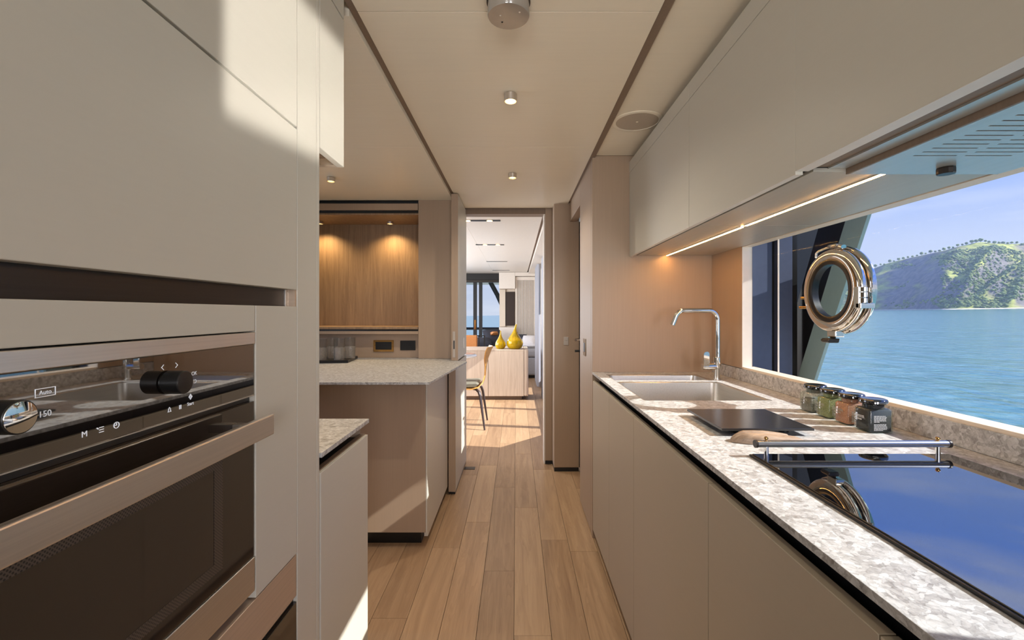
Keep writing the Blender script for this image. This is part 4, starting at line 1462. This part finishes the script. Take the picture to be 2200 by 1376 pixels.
# switch on the passage wall, outlet on the pilaster
sw_ = empty('wall_switch', (0.4215, 2.79, 1.0), 'chrome framed black switch plate on the passage wall end', 'switch')
box('frame', 0.4165, 0.4218, 2.745, 2.835, 0.985, 1.090, CHROME, sw_, bevel=0.002)
box('rocker', 0.4150, 0.4165, 2.760, 2.820, 1.010, 1.065, BLACK, sw_, bevel=0.001)
ol = empty('wall_outlet', (0.391, 3.573, 0.995), 'small grey double outlet on the pilaster before the doorway', 'socket')
box('plate', 0.372, 0.410, 3.568, 3.5748, 0.995, 1.060, SOCKD, ol, bevel=0.002)
for z in (1.010, 1.032):
    box('insert', 0.379, 0.403, 3.566, 3.568, z, z + 0.016, SOCKD, ol, bevel=0.001)

# ================================================================== SALOON
sbd = empty('sideboard', (-0.6, 6.85, 0), 'pale oak sideboard across the saloon with two amber vases on it', 'sideboard')
box('plinth', -1.55, 0.08, 6.56, 7.14, 0.0, 0.055, LAM_D, sbd)
box('carcass', -1.6, 0.105, 6.525, 7.15, 0.055, 0.70, OAKL, sbd)
box('door', -1.6, -0.405, 6.50, 6.524, 0.055, 0.70, OAKL, sbd, bevel=0.002)
box('door', -0.398, 0.105, 6.50, 6.524, 0.055, 0.70, OAKL, sbd, bevel=0.002)
box('end_panel', 0.110, 0.175, 6.50, 7.15, 0.055, 0.716, OAKL, sbd, bevel=0.012)
box('top', -1.6, 0.108, 6.50, 7.15, 0.701, 0.716, OAKL, sbd, bevel=0.002)


def vase(x, y, z, r, h, label, seed):
    v_ = empty('vase', (x, y, z), label, 'vase', 'amber glass vases on the sideboard')
    prof = [(0.0, 0.0), (0.62, 0.0), (0.86, 0.06), (0.99, 0.17), (1.0, 0.25), (0.90, 0.36), (0.66, 0.48), (0.40, 0.60), (0.22, 0.72), (0.13, 0.84), (0.10, 0.95), (0.11, 1.0)]
    mb = MB()
    mb.lathe([(a * r, b_ * h) for a, b_ in prof], (x, y, z), 'z', 48)
    for vv in mb.bm.verts:
        d = Vector((vv.co.x - x, vv.co.y - y, 0))
        a = math.atan2(d.y, d.x)
        k = (vv.co.z - z) / h
        amp = 0.05 * max(0, min(1, (k - 0.25) * 5)) * (1 if k < 0.8 else 0)
        d *= 1 + amp * math.cos(a * 14 + k * 7)
        lean = (0.10 * r * max(0, (k - 0.6) / 0.4) ** 2) * seed
        vv.co = Vector((x + d.x + lean, y + d.y, vv.co.z))
    obj('glass_body', mb, VASE, v_, smooth=True)
    obj('base_tint', MB().lathe([(0, 0.004), (0.60 * r, 0.004), (0.84 * r, 0.065 * h), (0.965 * r, 0.17 * h), (0.97 * r, 0.235 * h), (0, 0.235 * h)], (x, y, z), 'z', 40), VASE_D, v_, smooth=True)


vase(-0.232, 6.72, 0.7165, 0.078, 0.265, 'small amber glass vase with a fluted drop shape, left of the larger one', 0.3)
vase(-0.020, 6.72, 0.7165, 0.122, 0.36, 'large amber glass vase with a fluted drop shape and bent neck', 1.6)

# dining table and chair
dt = empty('dining_table', (-1.08, 5.40, 0), 'round white topped dining table partly hidden by the sliding door', 'table')
obj('tabletop', MB().lathe([(0, 0.715), (0.56, 0.715), (0.61, 0.728), (0.612, 0.738), (0.60, 0.744), (0, 0.744)], (-1.08, 5.40, 0), 'z', 72), TABLETOP, dt, smooth=True)
obj('pedestal', MB().lathe([(0, 0.0), (0.30, 0.0), (0.30, 0.02), (0.10, 0.06), (0.07, 0.3), (0.09, 0.715), (0, 0.715)], (-1.08, 5.40, 0), 'z', 36), DKWOOD, dt, smooth=True)

dc = empty('dining_chair', (-0.56, 5.06, 0), 'plywood dining chair with a grey seat and dark legs facing the round table', 'chair')
# one bent shell: seat pan rising into the back
prof = [(-0.80, 0.462), (-0.72, 0.452), (-0.60, 0.440), (-0.48, 0.436), (-0.41, 0.452), (-0.368, 0.490), (-0.350, 0.56), (-0.338, 0.66), (-0.318, 0.75), (-0.288, 0.83), (-0.262, 0.878)]
wid = [0.20, 0.215, 0.22, 0.215, 0.19, 0.14, 0.075, 0.070, 0.15, 0.205, 0.17]
bow = [0.0, 0.0, 0.0, 0.0, 0.0, 0.0, 0.0, 0.01, 0.03, 0.045, 0.05]
sh = MB()
th = 0.011
G = []
for (x, z), w_, bo in zip(prof, wid, bow):
    row = []
    for k in range(9):
        c = -1 + 2 * k / 8
        row.append(sh.bm.verts.new((x - bo * c * c, 5.06 + w_ * c, z)))
    G.append(row)
fs = []
for i in range(len(G) - 1):
    for k in range(8):
        fs.append(sh.bm.faces.new((G[i][k], G[i + 1][k], G[i + 1][k + 1], G[i][k + 1])))
bmesh.ops.recalc_face_normals(sh.bm, faces=sh.bm.faces)
bmesh.ops.solidify(sh.bm, geom=sh.bm.faces[:], thickness=th)
shell = obj('shell', sh, PLYW, dc, smooth=True)
pd = MB().prism([(-0.80, 0.466), (-0.60, 0.447), (-0.44, 0.450), (-0.40, 0.480), (-0.43, 0.492), (-0.60, 0.486), (-0.79, 0.494), (-0.81, 0.48)], 'y', 4.86, 5.26)
obj('seat_pad', pd, GREYSEAT, dc, bevel=0.006)
for sx, sy in ((1, -1), (1, 1), (-1, -1), (-1, 1)):
    xf = -0.335 if sx > 0 else -0.80
    xt = -0.43 if sx > 0 else -0.70
    yf = 5.06 + sy * 0.225
    lg = MB().tube([(-0.56, 5.06 + sy * 0.03, 0.425), (xt, 5.06 + sy * 0.15, 0.420), (xt + sx * 0.03, 5.06 + sy * 0.17, 0.395), (xt + sx * 0.045, 5.06 + sy * 0.18, 0.35), (xf, yf, 0.0)], [0.014, 0.017, 0.019, 0.018, 0.011], seg=12, flat=(1.0, 0.8))
    obj('leg', lg, DKWOOD, dc, smooth=True)

# lounge pieces behind the sideboard
ac = empty('armchair', (-0.95, 8.0, 0), 'orange leather armchair with a thin black frame behind the sideboard', 'chair')
box('back', -1.25, -0.66, 7.74, 7.80, 0.42, 0.865, ORANGE, ac, bevel=0.02)
box('seat', -1.25, -0.66, 7.80, 8.35, 0.34, 0.44, ORANGE, ac, bevel=0.02)
fr_ = MB()
for x in (-1.27, -0.635, -0.54):
    fr_.box(x - 0.012, x + 0.012, 7.75, 7.775, 0.0, 0.86)
    fr_.box(x - 0.012, x + 0.012, 8.30, 8.325, 0.0, 0.60)
fr_.box(-1.27, -0.54, 7.75, 7.775, 0.845, 0.862)
obj('frame', fr_, BLACK, ac)
sf = empty('sofa', (-0.4, 9.2, 0), 'low grey fabric sofa along the aft end of the saloon', 'sofa')
box('base', -1.7, 0.42, 8.62, 9.55, 0.06, 0.40, SOFA, sf, bevel=0.03)
box('seat_cushion', -1.7, -0.70, 8.60, 9.5, 0.405, 0.55, SOFA, sf, bevel=0.04)
box('seat_cushion', -0.69, 0.42, 8.60, 9.5, 0.405, 0.55, SOFA, sf, bevel=0.04)
box('plinth', -1.6, 0.40, 8.7, 9.5, 0.0, 0.06, BLACK, sf)


def cushion(x, y, z, w_, h_, m, label, tilt, yaw=0.0):
    mb = MB()
    bmesh.ops.create_cube(mb.bm, size=1)
    bmesh.ops.subdivide_edges(mb.bm, edges=mb.bm.edges[:], cuts=6, use_grid_fill=True)
    R_ = Matrix.Rotation(yaw, 4, 'Z') @ Matrix.Rotation(tilt, 4, 'X')
    for v in mb.bm.verts:
        a, b_ = abs(v.co.x) * 2, abs(v.co.z) * 2
        f = 1 - 0.85 * max(a, b_) ** 3
        v.co.y *= 0.14 * max(0.12, f)
        v.co.x *= w_ * (1 - 0.10 * b_ * b_ * 0.5)
        v.co.z *= h_ * (1 - 0.10 * a * a * 0.5)
        v.co = R_ @ v.co + Vector((x, y, z + h_ / 2))
    return obj('cushion', mb, m, None, smooth=True, label=label, cat='cushion')


cushion(-0.47, 9.20, 0.56, 0.40, 0.36, CUSHD, 'dark charcoal cushion leaning at the left end of the visible sofa', -0.5, 0.5)
cu2 = cushion(-0.66, 8.86, 0.555, 0.36, 0.24, CUSHD, 'smaller charcoal cushion lying in front of the tall charcoal one', -0.9, 0.4)
cushion(0.06, 9.32, 0.56, 0.30, 0.26, CUSHD, 'dark cushion half behind the pale one on the right of the sofa', -0.6, -0.2)
cushion(0.26, 8.98, 0.56, 0.30, 0.26, CUSHL, 'pale patterned cushion on the right end of the sofa', -0.7, -0.3)
oc_ = cushion(-0.44, 9.135, 0.80, 0.16, 0.06, ORANGE, 'narrow orange cushion on top of the charcoal cushion', -0.5, 0.5)

# aft wall of the saloon: glass door, cabinet, mirror recess, slatted panel
gd = empty('door_1', (-1.1, 9.9, 0), kind='structure')
box('head_frame', -1.9, -0.365, 9.86, 9.95, 1.905, 2.10, DARK, gd)
box('head_rail', -1.9, -0.365, 9.84, 9.86, 1.905, 1.955, DKMETAL, gd)
box('door_stile', -0.93, -0.85, 9.86, 9.90, 0.0, 1.905, DARK, gd)
box('door_stile', -0.81, -0.735, 9.88, 9.93, 0.0, 1.905, DARK, gd)
box('door_stile', -1.9, -1.84, 9.86, 9.90, 0.0, 1.905, DARK, gd)
box('pane', -1.84, -0.93, 9.875, 9.883, 0.0, 1.905, GLASS, gd)
box('pane', -0.735, -0.365, 9.90, 9.908, 0.0, 1.905, GLASS, gd)
box('handle_plate', -0.905, -0.875, 9.845, 9.86, 0.885, 1.09, GOLD, gd)
af = empty('aft_deck', (-0.8, 12.0, 0), kind='structure')
box('deck_board', -2.5, 1.8, 10.0, 13.2, -0.12, -0.02, DECKM, af)
box('deck_overhang', -2.5, 1.8, 10.0, 12.6, 2.02, 2.25, DECKM, af)
box('strut', -0.02, 0.04, 12.6, 12.66, 0.0, 0.01, DARK, af)
rg = empty('guard_rail', (-0.8, 12.8, 0), 'dark guard rail of the aft deck outside the glass door', 'railing')
obj('top_bar', MB().tube([(-2.4, 12.8, 0.80), (0.4, 12.8, 0.80)], 0.036, seg=12), DARK, rg, smooth=True)
for x in (-2.2, -1.5, -0.75, 0.1):
    obj('post', MB().tube([(x, 12.8, -0.02), (x, 12.8, 0.80)], 0.018, seg=10), DARK, rg, smooth=True)
st = MB().tube([(-0.66, 11.6, 2.03), (-0.48, 11.6, 1.70), (-0.30, 11.6, 1.30), (-0.1, 11.6, 0.0)], 0.06, seg=10)
obj('deck_strut', st, DARK, None, smooth=True, label='dark slanting strut carrying the aft overhang outside the glass door', cat='strut')

aw = empty('wall_aft', (0.0, 9.9, 0), kind='structure')
box('back_panel', -0.364, 0.475, 9.92, 9.98, 0.0, 2.14, CREAM, aw)
ca = empty('wall_cabinet', (-0.19, 9.7, 1.757), 'pale overhead cabinet beside the aft glass door', 'cabinet')
box('carcass', -0.360, -0.025, 9.62, 9.919, 1.757, 2.10, CREAM, ca)
box('door', -0.362, -0.023, 9.60, 9.619, 1.755, 2.10, PALE, ca, bevel=0.002)
tc_ = empty('side_cabinet', (-0.19, 9.7, 0), 'pale low cabinet beside the aft glass door with a mirror recess above', 'cabinet')
box('carcass', -0.360, -0.025, 9.62, 9.919, 0.0, 0.94, CREAM, tc_)
box('door', -0.362, -0.023, 9.60, 9.619, 0.02, 0.94, PALE, tc_, bevel=0.002)
mr = empty('wall_mirror', (-0.12, 9.89, 0.97), 'smoked mirror in the recess between the aft cabinets', 'mirror')
box('glass', -0.235, -0.03, 9.895, 9.905, 0.965, 1.70, MIRROR, mr)
box('frame', -0.360, -0.236, 9.880, 9.918, 0.945, 1.75, CREAM, mr)
box('frame', -0.245, -0.235, 9.890, 9.906, 0.965, 1.70, DKMETAL, mr)
sl = empty('slatted_panel', (0.2, 9.7, 0), 'pale vertical slatted panel at the aft end of the saloon', 'panel')
box('backing', -0.015, 0.42, 9.70, 9.919, 0.0, 2.01, LAM, sl)
sm2 = MB()
k = 0
x = 0.012
while x < 0.39:
    sm2.box(x, x + 0.014, 9.67, 9.6995, 0.6, 1.94)
    x += 0.0245
ss = obj('slats', sm2, PALE, sl, kind='stuff')
box('surround', -0.015, 0.010, 9.66, 9.6995, 0.0, 2.01, PALE, sl)
box('surround', 0.392, 0.42, 9.66, 9.6995, 0.0, 2.01, PALE, sl)
box('surround', 0.010, 0.392, 9.66, 9.6995, 1.94, 2.01, PALE, sl)
box('surround', 0.010, 0.392, 9.66, 9.6995, 0.0, 0.60, PALE, sl)
box('cornice', -0.020, 0.47, 9.60, 9.919, 2.02, 2.10, PALE, sl)


def curtain(y0, y1, x0, amp, label, m, ph):
    mb = MB()
    n = 60
    A = []
    for i in range(n + 1):
        y = y0 + (y1 - y0) * i / n
        x = x0 + amp * math.sin(i * 2 * PI / 6 + ph)
        A.append((mb.bm.verts.new((x, y, 0.012)), mb.bm.verts.new((x * 0.98 + x0 * 0.02, y, 2.06))))
    for i in range(n):
        mb.bm.faces.new((A[i][0], A[i + 1][0], A[i + 1][1], A[i][1]))
    bmesh.ops.recalc_face_normals(mb.bm, faces=mb.bm.faces)
    bmesh.ops.solidify(mb.bm, geom=mb.bm.faces[:], thickness=0.002)
    return obj('curtain', mb, m, None, smooth=True, label=label, cat='curtain')


curtain(7.55, 8.4, 0.375, 0.035, 'gathered sheer curtain at the far saloon window', SHEER, 0)
curtain(6.45, 6.90, 0.405, 0.03, 'gathered sheer curtain on the near side of the saloon window', SHEER, 1)

for y, xa, xb, lb in ((4.222, -0.60, -0.147, 'recessed light slot in the saloon ceiling nearest the doorway'), (5.726, -0.509, -0.152, 'second recessed light slot in the saloon ceiling from the doorway'),
                      (7.60, -0.497, -0.148, 'third recessed light slot in the saloon ceiling from the doorway'), (9.187, -0.479, -0.132, 'recessed light slot in the saloon ceiling nearest the aft wall')):
    q = empty('light_slot', ((xa + xb) / 2, y, 2.105), lb, 'light', None)
    box('slot', xa, xb, y - 0.03, y + 0.03, 2.1015, 2.1046, DKMETAL, q)
    if y < 6:
        for f in (0.33, 0.78):
            xx = xa + (xb - xa) * f
            obj('lamp_lens', MB().cyl(0.026, -0.0015, 0.001, (xx, y, 2.1005), 'z', 18), LAMPGLOW, q)
